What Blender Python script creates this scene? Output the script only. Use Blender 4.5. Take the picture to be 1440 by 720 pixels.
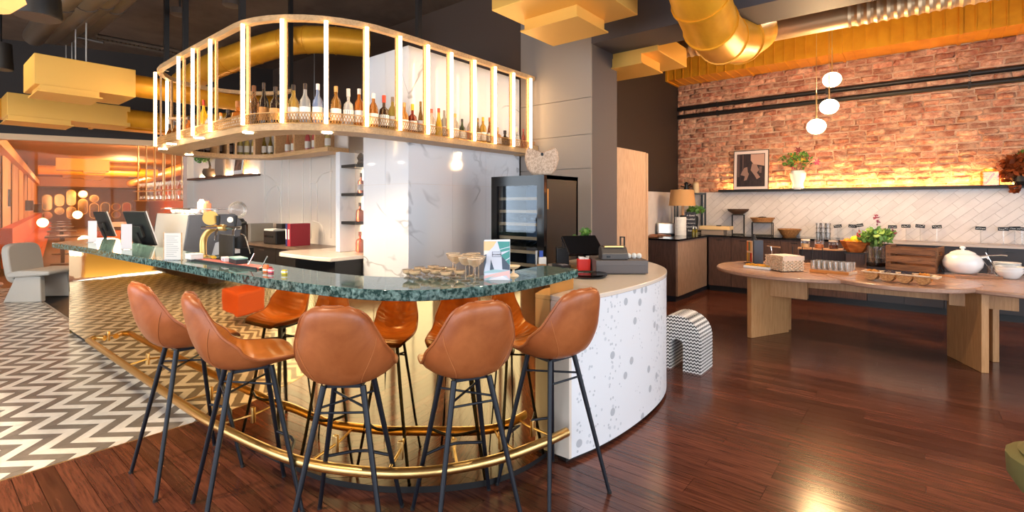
import bpy, math, random
from mathutils import Vector, Matrix, noise
R = random.Random(7)
PI = math.pi
for o in list(bpy.data.objects): bpy.data.objects.remove(o)
sc = bpy.context.scene
C = sc.collection
# ------------------------------------------------------------------ camera
# room frame: X runs along the brick wall, Y towards it; camera 1.6 m high, level lens with a drop shift
FPX, HOR, EYE = 700.0, 287.0, 1.6
YAW = math.atan2(860.0, 700.0)
YAW = PI/2 - YAW
AX = (0.775562, -0.631271); AY = (0.631271, 0.775562)
cam = bpy.data.cameras.new('camera'); camo = bpy.data.objects.new('camera', cam); C.objects.link(camo)
camo.location = (0, 0, EYE); camo.rotation_euler = (PI/2, 0, math.asin(0.631271))
cam.sensor_width = 36; cam.lens = FPX/1440*36; cam.shift_y = -(360-HOR)/1440; cam.clip_start = 0.05; cam.clip_end = 200
sc.camera = camo
# ------------------------------------------------------------------ world, daylight, exposure
sc.view_settings.view_transform = 'Standard'; sc.view_settings.look = 'None'
sc.view_settings.gamma = 1; sc.view_settings.use_curve_mapping = False
sc.view_settings.exposure = 0.95
w = bpy.data.worlds.new('World'); sc.world = w; w.use_nodes = True
bg = w.node_tree.nodes['Background']; bg.inputs[0].default_value = (0.80, 0.90, 1.0, 1); bg.inputs[1].default_value = 3.4
sc.cycles.use_denoising = True
sc.cycles.caustics_refractive = False; sc.cycles.caustics_reflective = False
sc.cycles.sample_clamp_indirect = 6.0; sc.cycles.max_bounces = 9; sc.cycles.transparent_max_bounces = 24
sc.cycles.diffuse_bounces = 4; sc.cycles.glossy_bounces = 5; sc.cycles.transmission_bounces = 6
def portal(name, loc, rot, sx, sy):
    l = bpy.data.lights.new(name, 'AREA'); l.shape = 'RECTANGLE'; l.size = sx; l.size_y = sy
    l.cycles.is_portal = True
    o = bpy.data.objects.new(name, l); C.objects.link(o); o.location = loc; o.rotation_euler = rot; return o
EASTX, SOUTHY = 4.6, -4.6
for k in range(3): portal('window_portal', (EASTX+.05, -2.2+3.6*k, 1.85), (0, PI/2, 0), 3.1, 3.2)
for k in range(4): portal('window_portal', (-9.0+3.6*k, SOUTHY-.05, 1.85), (PI/2, 0, 0), 3.2, 3.1)
def lamp(name, kind, loc, power, col, size=.1, rot=(0,0,0), spot=None, blend=.6):
    l = bpy.data.lights.new(name, kind); l.energy = power; l.color = col
    if kind == 'AREA': l.size = size
    else: l.shadow_soft_size = size
    if kind == 'SPOT': l.spot_size = spot; l.spot_blend = blend
    o = bpy.data.objects.new(name, l); C.objects.link(o); o.location = loc; o.rotation_euler = rot; return o
WARM = (1.0, .62, .28); WARM2 = (1.0, .79, .54)
# ------------------------------------------------------------------ geometry helpers
def c2r(cx, cy): return (cx*AX[0]+cy*AX[1], cx*AY[0]+cy*AY[1])
def at(px, py, z=None, X=None, Y=None, d=None):
    """room point seen at a photograph pixel, on a level z, a wall plane X or Y, or at a distance d"""
    tx, ty = c2r((px-720)/FPX, 1.0)
    if z is not None: d = (EYE-z)*FPX/(py-HOR)
    elif X is not None: d = X/tx
    elif Y is not None: d = Y/ty
    return Vector((tx*d, ty*d, EYE-(py-HOR)/FPX*d))
class B:
    def __init__(s): s.v = []; s.f = []
    def add(s, vs, fs):
        n = len(s.v); s.v += [tuple(p) for p in vs]; s.f += [tuple(i+n for i in f) for f in fs]; return s
    def box(s, x0, x1, y0, y1, z0, z1):
        return s.add([(x0,y0,z0),(x1,y0,z0),(x1,y1,z0),(x0,y1,z0),(x0,y0,z1),(x1,y0,z1),(x1,y1,z1),(x0,y1,z1)],
            [(3,2,1,0),(4,5,6,7),(0,1,5,4),(1,2,6,5),(2,3,7,6),(3,0,4,7)])
    def bc(s, c, d, rz=0, m=None):
        hx, hy, hz = d[0]/2, d[1]/2, d[2]/2
        M = m if m else Matrix.Rotation(rz, 3, 'Z')
        vs = [M @ Vector(p)+Vector(c) for p in [(-hx,-hy,-hz),(hx,-hy,-hz),(hx,hy,-hz),(-hx,hy,-hz),(-hx,-hy,hz),(hx,-hy,hz),(hx,hy,hz),(-hx,hy,hz)]]
        return s.add(vs, [(3,2,1,0),(4,5,6,7),(0,1,5,4),(1,2,6,5),(2,3,7,6),(3,0,4,7)])
    def prism(s, poly, z0, z1):
        n = len(poly)
        a = sum(poly[i][0]*poly[(i+1)%n][1]-poly[(i+1)%n][0]*poly[i][1] for i in range(n))
        if a < 0: poly = poly[::-1]
        return s.add([(p[0],p[1],z0) for p in poly]+[(p[0],p[1],z1) for p in poly],
            [tuple(range(n-1,-1,-1)), tuple(range(n,2*n))]+[(i,(i+1)%n,n+(i+1)%n,n+i) for i in range(n)])
    def wallprism(s, poly, fn, t):
        """poly in (a,z); fn(a,z,depth)->xyz"""
        n = len(poly)
        return s.add([fn(a,z,0) for a,z in poly]+[fn(a,z,t) for a,z in poly],
            [tuple(range(n)), tuple(range(2*n-1,n-1,-1))]+[(i,n+i,n+(i+1)%n,(i+1)%n) for i in range(n)])
    def tube(s, pts, r, n=8, closed=False, cap=True):
        pts = [Vector(p) for p in pts]; m = len(pts); rs = r if isinstance(r,(list,tuple)) else [r]*m
        up = None; rings = []
        for i in range(m):
            a = pts[i-1] if (i > 0 or closed) else pts[i]; b = pts[(i+1)%m] if (i < m-1 or closed) else pts[i]
            t = (b-a).normalized()
            if up is None: up = Vector((0,0,1)) if abs(t.z) < .9 else Vector((1,0,0))
            sx = t.cross(up)
            if sx.length < 1e-6: sx = t.orthogonal()
            sx.normalize(); up = sx.cross(t).normalized()
            rings.append([pts[i]+(sx*math.cos(2*PI*k/n)+up*math.sin(2*PI*k/n))*rs[i] for k in range(n)])
        vs = [p for q in rings for p in q]; fs = []
        for i in range(m if closed else m-1):
            j = (i+1)%m
            for k in range(n): fs.append((i*n+k, i*n+(k+1)%n, j*n+(k+1)%n, j*n+k))
        if cap and not closed: fs += [tuple(range(n-1,-1,-1)), tuple((m-1)*n+k for k in range(n))]
        return s.add(vs, fs)
    def lathe(s, prof, c=(0,0,0), n=20, sx=1, sy=1):
        c = Vector(c); vs = []; fs = []; m = len(prof)
        for r, z in prof: vs += [c+Vector((r*sx*math.cos(2*PI*k/n), r*sy*math.sin(2*PI*k/n), z)) for k in range(n)]
        for i in range(m-1):
            for k in range(n): fs.append((i*n+k, i*n+(k+1)%n, (i+1)*n+(k+1)%n, (i+1)*n+k))
        if prof[0][0] > 1e-5: fs.append(tuple(range(n-1,-1,-1)))
        if prof[-1][0] > 1e-5: fs.append(tuple((m-1)*n+k for k in range(n)))
        return s.add(vs, fs)
    def grid(s, fn, nu, nv, wu=False):
        vs = [fn(i/nu, j/nv) for j in range(nv+1) for i in range(nu+(0 if wu else 1))]; q = nu if wu else nu+1
        return s.add(vs, [(j*q+i, j*q+(i+1)%q, (j+1)*q+(i+1)%q, (j+1)*q+i) for j in range(nv) for i in range(nu)])
    def sphere(s, c, r, n=14, m=8, sc=(1,1,1)):
        c = Vector(c)
        return s.lathe([(max(r*sc[0]*math.sin(PI*i/m),1e-6), -r*sc[2]*math.cos(PI*i/m)) for i in range(m+1)], c, n, 1, sc[1]/sc[0])
    def mesh(s, name, mat, smooth=35):
        me = bpy.data.meshes.new(name); me.from_pydata(s.v, [], s.f); me.validate()
        if mat: me.materials.append(mat)
        if smooth:
            me.shade_smooth(); me.set_sharp_from_angle(angle=math.radians(smooth))
        return me
def put(name, me, parent=None, loc=None, rz=0):
    o = bpy.data.objects.new(name, me); C.objects.link(o)
    if parent: o.parent = parent
    if loc is not None: o.location = loc
    if rz: o.rotation_euler = (0,0,rz)
    return o
def part(name, b, mat, parent=None, smooth=35, loc=None, bevel=0, label=None, rz=0):
    o = put(name, b.mesh(name, mat, smooth), parent, loc, rz)
    if bevel:
        m = o.modifiers.new('bevel', 'BEVEL'); m.width = bevel; m.segments = 2; m.limit_method = 'ANGLE'; m.angle_limit = .7
    if label: o['label'] = label
    return o
def tag(o, label, cat, group=None, kind=None):
    o['label'] = label; o['category'] = cat
    if group: o['group'] = group
    if kind: o['kind'] = kind
    return o
def thing(name, label, cat, loc=(0,0,0), rz=0, group=None):
    o = bpy.data.objects.new(name, None); C.objects.link(o); o.empty_display_size = .05
    o.location = loc; o.rotation_euler = (0,0,rz); return tag(o, label, cat, group)
def struct(o, label, cat='structure'):
    o['kind'] = 'structure'; o['label'] = label; o['category'] = cat; return o
def copyt(o, parent=None):
    c = o.copy(); C.objects.link(c); c.parent = parent
    for ch in list(o.children): copyt(ch, c)
    return c
def clip(poly, axis, lim, keep_less):
    out = []
    for i in range(len(poly)):
        a, b = poly[i], poly[(i+1)%len(poly)]
        ia = (a[axis] <= lim) == keep_less; ib = (b[axis] <= lim) == keep_less
        if ia: out.append(a)
        if ia != ib:
            t = (lim-a[axis])/(b[axis]-a[axis]); out.append((a[0]+t*(b[0]-a[0]), a[1]+t*(b[1]-a[1])))
    return out
def cliprect(poly, x0, x1, y0, y1):
    for ax_, l, k in ((0,x0,False),(0,x1,True),(1,y0,False),(1,y1,True)):
        if len(poly) < 3: return []
        poly = clip(poly, ax_, l, k)
    if len(poly) < 3: return []
    a = abs(sum(poly[i][0]*poly[(i+1)%len(poly)][1]-poly[(i+1)%len(poly)][0]*poly[i][1] for i in range(len(poly))))/2
    return poly if a > 2e-4 else []
def spline(pts, n=8, closed=False):
    out = []; m = len(pts); P = [Vector(p) for p in pts]
    for i in range(m if closed else m-1):
        p0 = P[(i-1)%m] if (closed or i) else P[0]*2-P[1]; p1 = P[i]; p2 = P[(i+1)%m]
        p3 = P[(i+2)%m] if (closed or i+2 < m) else P[-1]*2-P[-2]
        for k in range(n):
            t = k/n; out.append(.5*((2*p1)+(p2-p0)*t+(2*p0-5*p1+4*p2-p3)*t*t+(3*p1-p0-3*p2+p3)*t**3))
    if not closed: out.append(P[-1])
    return out
def offset(path, dist):
    """shift an open XY path sideways (positive: to the left of its run)"""
    out = []; n = len(path)
    for i in range(n):
        a = Vector(path[max(i-1,0)][:2]); b = Vector(path[min(i+1,n-1)][:2]); t = (b-a).normalized()
        out.append((path[i][0]-t.y*dist, path[i][1]+t.x*dist))
    return out
def lens(path):
    s = [0]
    for i in range(1,len(path)): s.append(s[-1]+(Vector(path[i][:2])-Vector(path[i-1][:2])).length)
    return s
def strip(b, path, o0, o1, z0, z1):
    """slab that follows a path between two sideways offsets"""
    a = offset(path, o0); c = offset(path, o1); n = len(path)
    vs = [(p[0],p[1],z0) for p in a]+[(p[0],p[1],z0) for p in c]+[(p[0],p[1],z1) for p in a]+[(p[0],p[1],z1) for p in c]
    fs = []
    for i in range(n-1):
        fs += [(i,n+i,n+i+1,i+1),(2*n+i,2*n+i+1,3*n+i+1,3*n+i),(i,i+1,2*n+i+1,2*n+i),(n+i,3*n+i,3*n+i+1,n+i+1)]
    fs += [(0,2*n,3*n,n),(n-1,2*n-1,4*n-1,3*n-1)]
    return b.add(vs, fs)
# ------------------------------------------------------------------ materials
def nd(nt, t, **kw):
    n = nt.nodes.new(t)
    for k, v in kw.items():
        if k.startswith('i_'): n.inputs[k[2:].replace('_',' ')].default_value = v
        else: setattr(n, k, v)
    return n
def c4(c): return (c[0], c[1], c[2], 1)
def hexc(r, g, b):
    f = lambda v: ((v/255+.055)/1.055)**2.4 if v/255 > .04045 else v/255/12.92
    return (f(r), f(g), f(b))
def mk(name, col, rough=.5, metal=0, var=None, bump=None, emit=None, trans=0, coat=0, ior=1.45, rnd=None, sheen=0, spec=.5, alpha=1):
    """var=(colour2, scale, stretch xyz, lo, hi) mixes by stretched noise; rnd=amount of per-object brightness change"""
    m = bpy.data.materials.new(name); m.use_nodes = True; nt = m.node_tree; p = nt.nodes['Principled BSDF']; L = nt.links.new
    p.inputs['Base Color'].default_value = c4(col); p.inputs['Roughness'].default_value = rough; p.inputs['Metallic'].default_value = metal
    p.inputs['IOR'].default_value = ior; p.inputs['Transmission Weight'].default_value = trans; p.inputs['Coat Weight'].default_value = coat
    p.inputs['Coat Roughness'].default_value = .06; p.inputs['Specular IOR Level'].default_value = spec; p.inputs['Alpha'].default_value = alpha
    if emit: p.inputs['Emission Color'].default_value = c4(emit[0]); p.inputs['Emission Strength'].default_value = emit[1]
    src = None
    if var or bump or rnd:
        tc = nd(nt, 'ShaderNodeTexCoord'); vec = tc.outputs['Object']
        if rnd:
            oi = nd(nt, 'ShaderNodeObjectInfo'); ge = nd(nt, 'ShaderNodeNewGeometry')
            ad = nd(nt, 'ShaderNodeMath', operation='ADD'); L(oi.outputs['Random'], ad.inputs[0]); L(ge.outputs['Random Per Island'], ad.inputs[1])
            fr = nd(nt, 'ShaderNodeMath', operation='FRACT'); L(ad.outputs[0], fr.inputs[0])
            mu = nd(nt, 'ShaderNodeVectorMath', operation='SCALE'); mu.inputs[0].default_value = (17, 9, 5); L(fr.outputs[0], mu.inputs['Scale'])
            av = nd(nt, 'ShaderNodeVectorMath', operation='ADD'); L(vec, av.inputs[0]); L(mu.outputs[0], av.inputs[1]); vec = av.outputs[0]
    if var:
        mp = nd(nt, 'ShaderNodeMapping'); mp.inputs['Scale'].default_value = var[2]; L(vec, mp.inputs[0])
        ns = nd(nt, 'ShaderNodeTexNoise', i_Scale=var[1], i_Detail=5.0, i_Roughness=.6); ns.inputs['Distortion'].default_value = .4; L(mp.outputs[0], ns.inputs['Vector'])
        cr = nd(nt, 'ShaderNodeValToRGB'); cr.color_ramp.elements[0].color = c4(col); cr.color_ramp.elements[1].color = c4(var[0])
        cr.color_ramp.elements[0].position = var[3]; cr.color_ramp.elements[1].position = var[4]; L(ns.outputs['Fac'], cr.inputs[0]); src = cr.outputs[0]
    if rnd:
        mr = nd(nt, 'ShaderNodeMapRange'); mr.inputs['To Min'].default_value = 1-rnd; mr.inputs['To Max'].default_value = 1+rnd; L(fr.outputs[0], mr.inputs[0])
        hs = nd(nt, 'ShaderNodeHueSaturation'); L(mr.outputs[0], hs.inputs['Value'])
        if src: L(src, hs.inputs['Color'])
        else: hs.inputs['Color'].default_value = c4(col)
        src = hs.outputs[0]
    if src: L(src, p.inputs['Base Color'])
    if bump:
        nb = nd(nt, 'ShaderNodeTexNoise', i_Scale=bump[0], i_Detail=4.0); L(vec, nb.inputs['Vector'])
        bp = nd(nt, 'ShaderNodeBump', i_Strength=bump[1], i_Distance=bump[2] if len(bump) > 2 else .01); L(nb.outputs['Fac'], bp.inputs['Height']); L(bp.outputs[0], p.inputs['Normal'])
    return m
def wood(name, c1, c2, rough=.4, axis=0, scale=6, rnd=.12, coat=0, stretch=14):
    st = [stretch]*3; st[axis] = 1.2
    return mk(name, c1, rough, var=(c2, scale, tuple(st), .35, .68), rnd=rnd, coat=coat, bump=(60, .05, .002))
def marble(name, base, vein, scale, rough=.06, wdt=.035, base2=None):
    m = mk(name, base, rough); nt = m.node_tree; L = nt.links.new; p = nt.nodes['Principled BSDF']
    tc = nd(nt, 'ShaderNodeTexCoord')
    ns = nd(nt, 'ShaderNodeTexNoise', i_Scale=scale, i_Detail=3.5, i_Roughness=.55); ns.inputs['Distortion'].default_value = 1.1; L(tc.outputs['Object'], ns.inputs['Vector'])
    sb = nd(nt, 'ShaderNodeMath', operation='SUBTRACT'); L(ns.outputs['Fac'], sb.inputs[0]); sb.inputs[1].default_value = .5
    ab = nd(nt, 'ShaderNodeMath', operation='ABSOLUTE'); L(sb.outputs[0], ab.inputs[0])
    n2 = nd(nt, 'ShaderNodeTexNoise', i_Scale=scale*1.3, i_Detail=2.0); L(tc.outputs['Object'], n2.inputs['Vector'])
    mr = nd(nt, 'ShaderNodeMapRange'); mr.inputs['From Min'].default_value = 0; mr.inputs['From Max'].default_value = wdt; mr.inputs['To Min'].default_value = 1; mr.inputs['To Max'].default_value = 0; L(ab.outputs[0], mr.inputs[0])
    gate = nd(nt, 'ShaderNodeMapRange'); gate.inputs['From Min'].default_value = .48; gate.inputs['From Max'].default_value = .66; L(n2.outputs['Fac'], gate.inputs[0])
    ml = nd(nt, 'ShaderNodeMath', operation='MULTIPLY'); L(mr.outputs[0], ml.inputs[0]); L(gate.outputs[0], ml.inputs[1])
    mx = nd(nt, 'ShaderNodeMix', data_type='RGBA'); L(ml.outputs[0], mx.inputs['Factor']); mx.inputs[6].default_value = c4(base); mx.inputs[7].default_value = c4(vein)
    L(mx.outputs[2], p.inputs['Base Color']); return m
def glass(name, tint=(1,1,1), refl=.12, rough=.02):
    m = bpy.data.materials.new(name); m.use_nodes = True; nt = m.node_tree; L = nt.links.new
    nt.nodes.remove(nt.nodes['Principled BSDF']); out = nt.nodes['Material Output']
    t = nd(nt, 'ShaderNodeBsdfTransparent'); t.inputs[0].default_value = c4(tint)
    g = nd(nt, 'ShaderNodeBsdfGlossy'); g.inputs['Roughness'].default_value = rough
    lw = nd(nt, 'ShaderNodeLayerWeight', i_Blend=.35)
    mr = nd(nt, 'ShaderNodeMapRange'); mr.inputs['To Min'].default_value = refl*.4; mr.inputs['To Max'].default_value = min(1, refl*5); L(lw.outputs['Fresnel'], mr.inputs[0])
    mx = nd(nt, 'ShaderNodeMixShader'); L(mr.outputs[0], mx.inputs[0]); L(t.outputs[0], mx.inputs[1]); L(g.outputs[0], mx.inputs[2]); L(mx.outputs[0], out.inputs[0])
    return m
def emitm(name, col, s):
    m = bpy.data.materials.new(name); m.use_nodes = True; p = m.node_tree.nodes['Principled BSDF']
    p.inputs['Base Color'].default_value = c4(col); p.inputs['Emission Color'].default_value = c4(col); p.inputs['Emission Strength'].default_value = s; return m
def speckle(name, base, chips, scale, rough=.35, gate=.6, size=.33):
    m = mk(name, base, rough, bump=(200, .05, .001)); nt = m.node_tree; L = nt.links.new; p = nt.nodes['Principled BSDF']
    tc = nd(nt, 'ShaderNodeTexCoord'); prev = None
    for k, (col, s) in enumerate(chips):
        v = nd(nt, 'ShaderNodeTexVoronoi', i_Scale=scale*s); L(tc.outputs['Object'], v.inputs['Vector'])
        lt = nd(nt, 'ShaderNodeMath', operation='LESS_THAN'); L(v.outputs['Distance'], lt.inputs[0]); lt.inputs[1].default_value = size
        sp = nd(nt, 'ShaderNodeSeparateColor'); L(v.outputs['Color'], sp.inputs[0])
        gt = nd(nt, 'ShaderNodeMath', operation='GREATER_THAN'); L(sp.outputs[0], gt.inputs[0]); gt.inputs[1].default_value = gate
        ml = nd(nt, 'ShaderNodeMath', operation='MULTIPLY'); L(lt.outputs[0], ml.inputs[0]); L(gt.outputs[0], ml.inputs[1])
        mx = nd(nt, 'ShaderNodeMix', data_type='RGBA'); L(ml.outputs[0], mx.inputs['Factor']); mx.inputs[7].default_value = c4(col)
        if prev: L(prev, mx.inputs[6])
        else: mx.inputs[6].default_value = c4(base)
        prev = mx.outputs[2]
    L(prev, p.inputs['Base Color']); return m
def ordn(k): return ['first','second','third','fourth','fifth','sixth','seventh','eighth','ninth','tenth','eleventh','twelfth','thirteenth','fourteenth','fifteenth','sixteenth','seventeenth','eighteenth','nineteenth','twentieth','twenty-first','twenty-second','twenty-third','twenty-fourth','twenty-fifth','twenty-sixth','twenty-seventh','twenty-eighth','twenty-ninth','thirtieth','thirty-first','thirty-second','thirty-third','thirty-fourth','thirty-fifth','thirty-sixth','thirty-seventh','thirty-eighth','thirty-ninth','fortieth','forty-first','forty-second'][k]
M = {}
M['plank'] = wood('plank_wood', hexc(68,34,27), hexc(104,60,44), .19, 0, 3, .3, 0, 22)
M['subfloor'] = mk('subfloor', hexc(22,10,8), .6)
M['tilew'] = mk('tile_white', hexc(232,226,218), .32, var=(hexc(215,208,198), 9, (1,1,1), .4, .7), rnd=.03)
M['tileg'] = mk('tile_grey', hexc(128,120,112), .32, var=(hexc(104,97,92), 9, (1,1,1), .4, .7), rnd=.06)
M['grout'] = mk('grout', hexc(170,160,150), .8)
M['ceil'] = mk('ceiling_dark', hexc(112,90,74), .85, var=(hexc(92,73,60), 2, (1,1,1), .4, .7))
M['dark'] = mk('dark_paint', hexc(48,38,33), .6)
M['darkgrey'] = mk('dark_grey_paint', hexc(86,80,82), .6)
M['panelgrey'] = mk('taupe_panel', hexc(150,138,128), .5)
M['cream'] = mk('cream_panel', hexc(226,216,206), .5)
M['brick'] = mk('brick', hexc(178,110,84), .85, var=(hexc(226,176,142), 6, (1,1,1), .38, .66), bump=(20, 1, .05), rnd=.26)
M['mortar'] = mk('mortar', hexc(214,178,148), .9, var=(hexc(172,130,104), 4, (1,1,1), .4, .65), bump=(16, 1, .04))
M['splash'] = mk('splash_tile', hexc(226,216,210), .22, var=(hexc(214,203,197), 3, (1,1,1), .4, .7), rnd=.03)
M['splashgrout'] = mk('splash_grout', hexc(182,168,160), .8)
M['marble'] = marble('white_marble', hexc(232,231,234), hexc(132,128,130), .8, .06, .016)
M['green'] = mk('green_marble', hexc(30,58,56), .05, var=(hexc(140,172,166), 38, (1,1,1), .42, .78))
M['terrazzo'] = speckle('terrazzo', hexc(230,230,234), [(hexc(206,208,214),2.4),(hexc(194,196,202),3.6),(hexc(182,184,190),1.15)], 9.0, .3, .70, .29)
M['terrtop'] = mk('pale_stone_top', hexc(222,206,190), .12)
M['goldmirror'] = mk('champagne_mirror', hexc(234,196,130), .035, 1, bump=(1.6, .045, .03))
M['brass'] = mk('brushed_brass', hexc(222,182,116), .3, 1)
M['chrome'] = mk('chrome', hexc(225,222,218), .1, 1)
M['steel'] = mk('brushed_steel', hexc(205,202,198), .38, .8)
M['gold'] = mk('gold_duct', hexc(244,170,44), .36, .3, var=(hexc(228,150,36), 3, (1,1,1), .4, .7))
M['goldpaint'] = mk('gold_box', hexc(240,186,92), .42, .35)
M['galv'] = mk('galvanised_gold', hexc(206,172,132), .42, .6)
M['blackpipe'] = mk('black_pipe', hexc(70,58,50), .45)
M['black'] = mk('matt_black', hexc(28,26,26), .45)
M['blackgloss'] = mk('gloss_black', hexc(18,17,18), .08)
M['legblue'] = mk('stool_leg_metal', hexc(24,26,34), .4, .3)
M['leather'] = mk('tan_leather', hexc(170,96,52), .36, var=(hexc(140,72,34), 5, (1,1,1), .38, .68), bump=(120, .12, .003))
M['leather2'] = mk('tan_leather_seat', hexc(206,124,52), .3, var=(hexc(178,96,36), 5, (1,1,1), .38, .68))
M['stitch'] = mk('leather_stitch', hexc(186,112,60), .7)
M['oak'] = wood('canopy_oak', hexc(214,172,124), hexc(190,146,98), .45, 0, 4, .05)
M['oakt'] = wood('table_top_wood', hexc(172,134,112), hexc(152,114,94), .22, 0, 4, .04)
M['oakleg'] = wood('table_leg_wood', hexc(196,146,98), hexc(172,120,74), .35, 2, 4, .06)
M['grain'] = wood('grey_oak', hexc(160,136,120), hexc(122,98,86), .5, 2, 5, .06)
M['graindark'] = wood('dark_oak', hexc(92,66,56), hexc(66,46,40), .5, 2, 5, .06)
M['doorwood'] = wood('door_oak', hexc(204,170,140), hexc(176,140,110), .5, 2, 5, .04)
M['white'] = mk('white_plastic', hexc(236,234,230), .35)
M['ceramic'] = mk('white_ceramic', hexc(240,238,234), .12)
M['paper'] = mk('paper', hexc(214,208,200), .7)
M['led'] = emitm('led_tube', (1.0, .70, .36), 7)
M['globe'] = emitm('globe_glass', (1.0, .78, .50), 12)
M['spotlight'] = emitm('downlight_lens', (1.0, .80, .58), 30)
M['glow'] = emitm('shelf_strip', (1.0, .56, .18), 75)
M['screen'] = mk('dark_screen', hexc(14,14,16), .08)
M['clear'] = glass('clear_glass', (.99,.99,.99), .14)
_nt = M['clear'].node_tree; _mx = [n for n in _nt.nodes if n.type == 'MIX_SHADER'][0]; _df = _nt.nodes.new('ShaderNodeBsdfTranslucent'); _df.inputs[0].default_value = (.95,.95,.95,1)
_m2 = _nt.nodes.new('ShaderNodeMixShader'); _m2.inputs[0].default_value = .08; _nt.links.new(_mx.outputs[0], _m2.inputs[1]); _nt.links.new(_df.outputs[0], _m2.inputs[2]); _nt.links.new(_m2.outputs[0], _nt.nodes['Material Output'].inputs[0])
M['pane'] = glass('hazy_pane', (1.0,.93,.82), .012)
_nt = M['pane'].node_tree; _mx = [n for n in _nt.nodes if n.type == 'MIX_SHADER'][0]; _df = _nt.nodes.new('ShaderNodeBsdfTranslucent'); _df.inputs[0].default_value = (1,.5,.18,1)
_m2 = _nt.nodes.new('ShaderNodeMixShader'); _m2.inputs[0].default_value = .05; _nt.links.new(_mx.outputs[0], _m2.inputs[1]); _nt.links.new(_df.outputs[0], _m2.inputs[2]); _nt.links.new(_m2.outputs[0], _nt.nodes['Material Output'].inputs[0])
M['coolerglass'] = glass('cooler_glass', (.80,.86,.92), .05)
M['leaf'] = mk('leaf', hexc(92,132,52), .5, var=(hexc(56,96,34), 14, (1,1,1), .4, .65), rnd=.25)
M['stem'] = mk('stem', hexc(110,110,60), .6)
def col(r, g, b, rough=.45, metal=0, **k):
    key = 'c%d_%d_%d_%d_%d' % (r, g, b, int(rough*100), metal*10)
    if key not in M: M[key] = mk('paint_'+key, hexc(r,g,b), rough, metal, **k)
    return M[key]
# ------------------------------------------------------------------ setting: floors
def proj(X, Y, z):
    cx, cy = X*AX[0]+Y*AY[0], X*AX[1]+Y*AY[1]
    return (720+FPX*cx/cy, HOR-(z-EYE)*FPX/cy, cy) if cy > .3 else (-9999, 0, cy)
TX, BRK = -4.11, 10.05
CEIL = 4.7
fl = struct(part('floor', B().box(TX, EASTX, SOUTHY, BRK, -.1, -.012), M['subfloor'], smooth=0), 'dark red-brown timber plank floor of the whole room', 'floor')
PW = .0935; rows = []
for k in range(-54, 104):
    y0 = .405+PW*k
    if y0 < SOUTHY or y0+PW > BRK: continue
    x = TX; L0 = R.choice([.45, .8, 1.15])
    while x < EASTX-.05:
        l = min(L0, EASTX-x); rows.append((x, y0, l)); x += l; L0 = 1.5 if R.random() < .5 else 1.15
def seen(x, y):
    p = proj(x, y, 0)
    if not (-60 < p[0] < 1500 and p[1] < 740): return 0
    if x < -1.75 and y > 1.5: return 0
    if y > 9.4 or (x < -2.9 and y > 7.9): return 0
    return 1/p[2]**3
order = sorted(range(len(rows)), key=lambda i: -seen(rows[i][0]+rows[i][2]/2, rows[i][1]))
near = set(order[:300]); pm = {}
rest = B()
for i, (x, y, l) in enumerate(rows):
    if i in near:
        k = round(l, 3)
        if k not in pm: pm[k] = B().box(0, l-.002, .0016, PW-.0016, -.012, 0).mesh('plank', M['plank'], 0)
        put('plank', pm[k], fl, (x, y, R.uniform(-.0006, .0004)))
    else: rest.box(x, x+l-.002, y+.001, y+PW-.001, -.012, -.0003)
o = part('plank_field', rest, M['plank'], fl, 0); o['kind'] = 'stuff'
tf = struct(part('floor', B().box(-13.6, TX, SOUTHY, 1.5, -.1, -.008), M['grout'], smooth=0), 'grey and white zigzag chevron tile floor left of the bar', 'floor')
CW = .2187; pieces = []
for c in range(-44, 1):
    xr = -4.185+CW*(c+1); xl = xr-CW
    s = .2 if c % 2 == 0 else -.2      # column ending at x=-4.185 climbs to the right
    if c == 0: s = -.2
    if c != 0: s = .2 if (-c) % 2 == 1 else -.2
    base_l = .015 if s > 0 else .2+.015
    for j in range(-52, 18):
        y = base_l+.1*j-.0
        g = .0018
        poly = [(xl+g*.6, y+g), (xr-g*.6, y+s+g), (xr-g*.6, y+s+.1-g), (xl+g*.6, y+.1-g)]
        poly = cliprect(poly, -13.4, TX-.003, SOUTHY, 1.45)
        if poly: pieces.append((poly, j % 2 == 0))
def tseen(p):
    x = sum(q[0] for q in p)/len(p); y = sum(q[1] for q in p)/len(p); pr_ = proj(x, y, 0)
    return 1/pr_[2]**3 if (-30 < pr_[0] < 420 and y < 1.36) else 0
order = sorted(range(len(pieces)), key=lambda i: -tseen(pieces[i][0])); near = set(order[:300]); rw, rg = B(), B()
tcache = {}
for i, (p, grey) in enumerate(pieces):
    mt = M['tileg'] if grey else M['tilew']
    if i in near:
        x0, y0 = p[0]; key = (grey,)+tuple((round(a-x0,3), round(b-y0,3)) for a, b in p)
        if key not in tcache: tcache[key] = B().prism([(a-x0, b-y0) for a, b in p], -.008, 0).mesh('tile', mt, 0)
        put('tile', tcache[key], tf, (x0, y0, 0))
    else: (rg if grey else rw).prism(p, -.008, 0)
for b_, m_ in ((rw, 'tilew'), (rg, 'tileg')):
    o = part('tile_field', b_, M[m_], tf, 0); o['kind'] = 'stuff'
struct(part('trim_1', B().box(TX-.003, TX+.004, SOUTHY, 1.42, -.01, .002), M['brass'], smooth=0), 'thin metal strip where the tiles meet the planks', 'trim')
# ------------------------------------------------------------------ ceiling and beam
struct(part('ceiling', B().box(-14, EASTX+.3, SOUTHY-.3, BRK+.3, CEIL, CEIL+.2), M['ceil'], smooth=0), 'dark painted ceiling slab', 'ceiling')
struct(part('ceiling_beam', B().box(-3.099, EASTX, 5.35, 5.95, 3.57, CEIL), M['darkgrey'], smooth=0), 'dark boxed ceiling beam above the service counter', 'beam')
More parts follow.
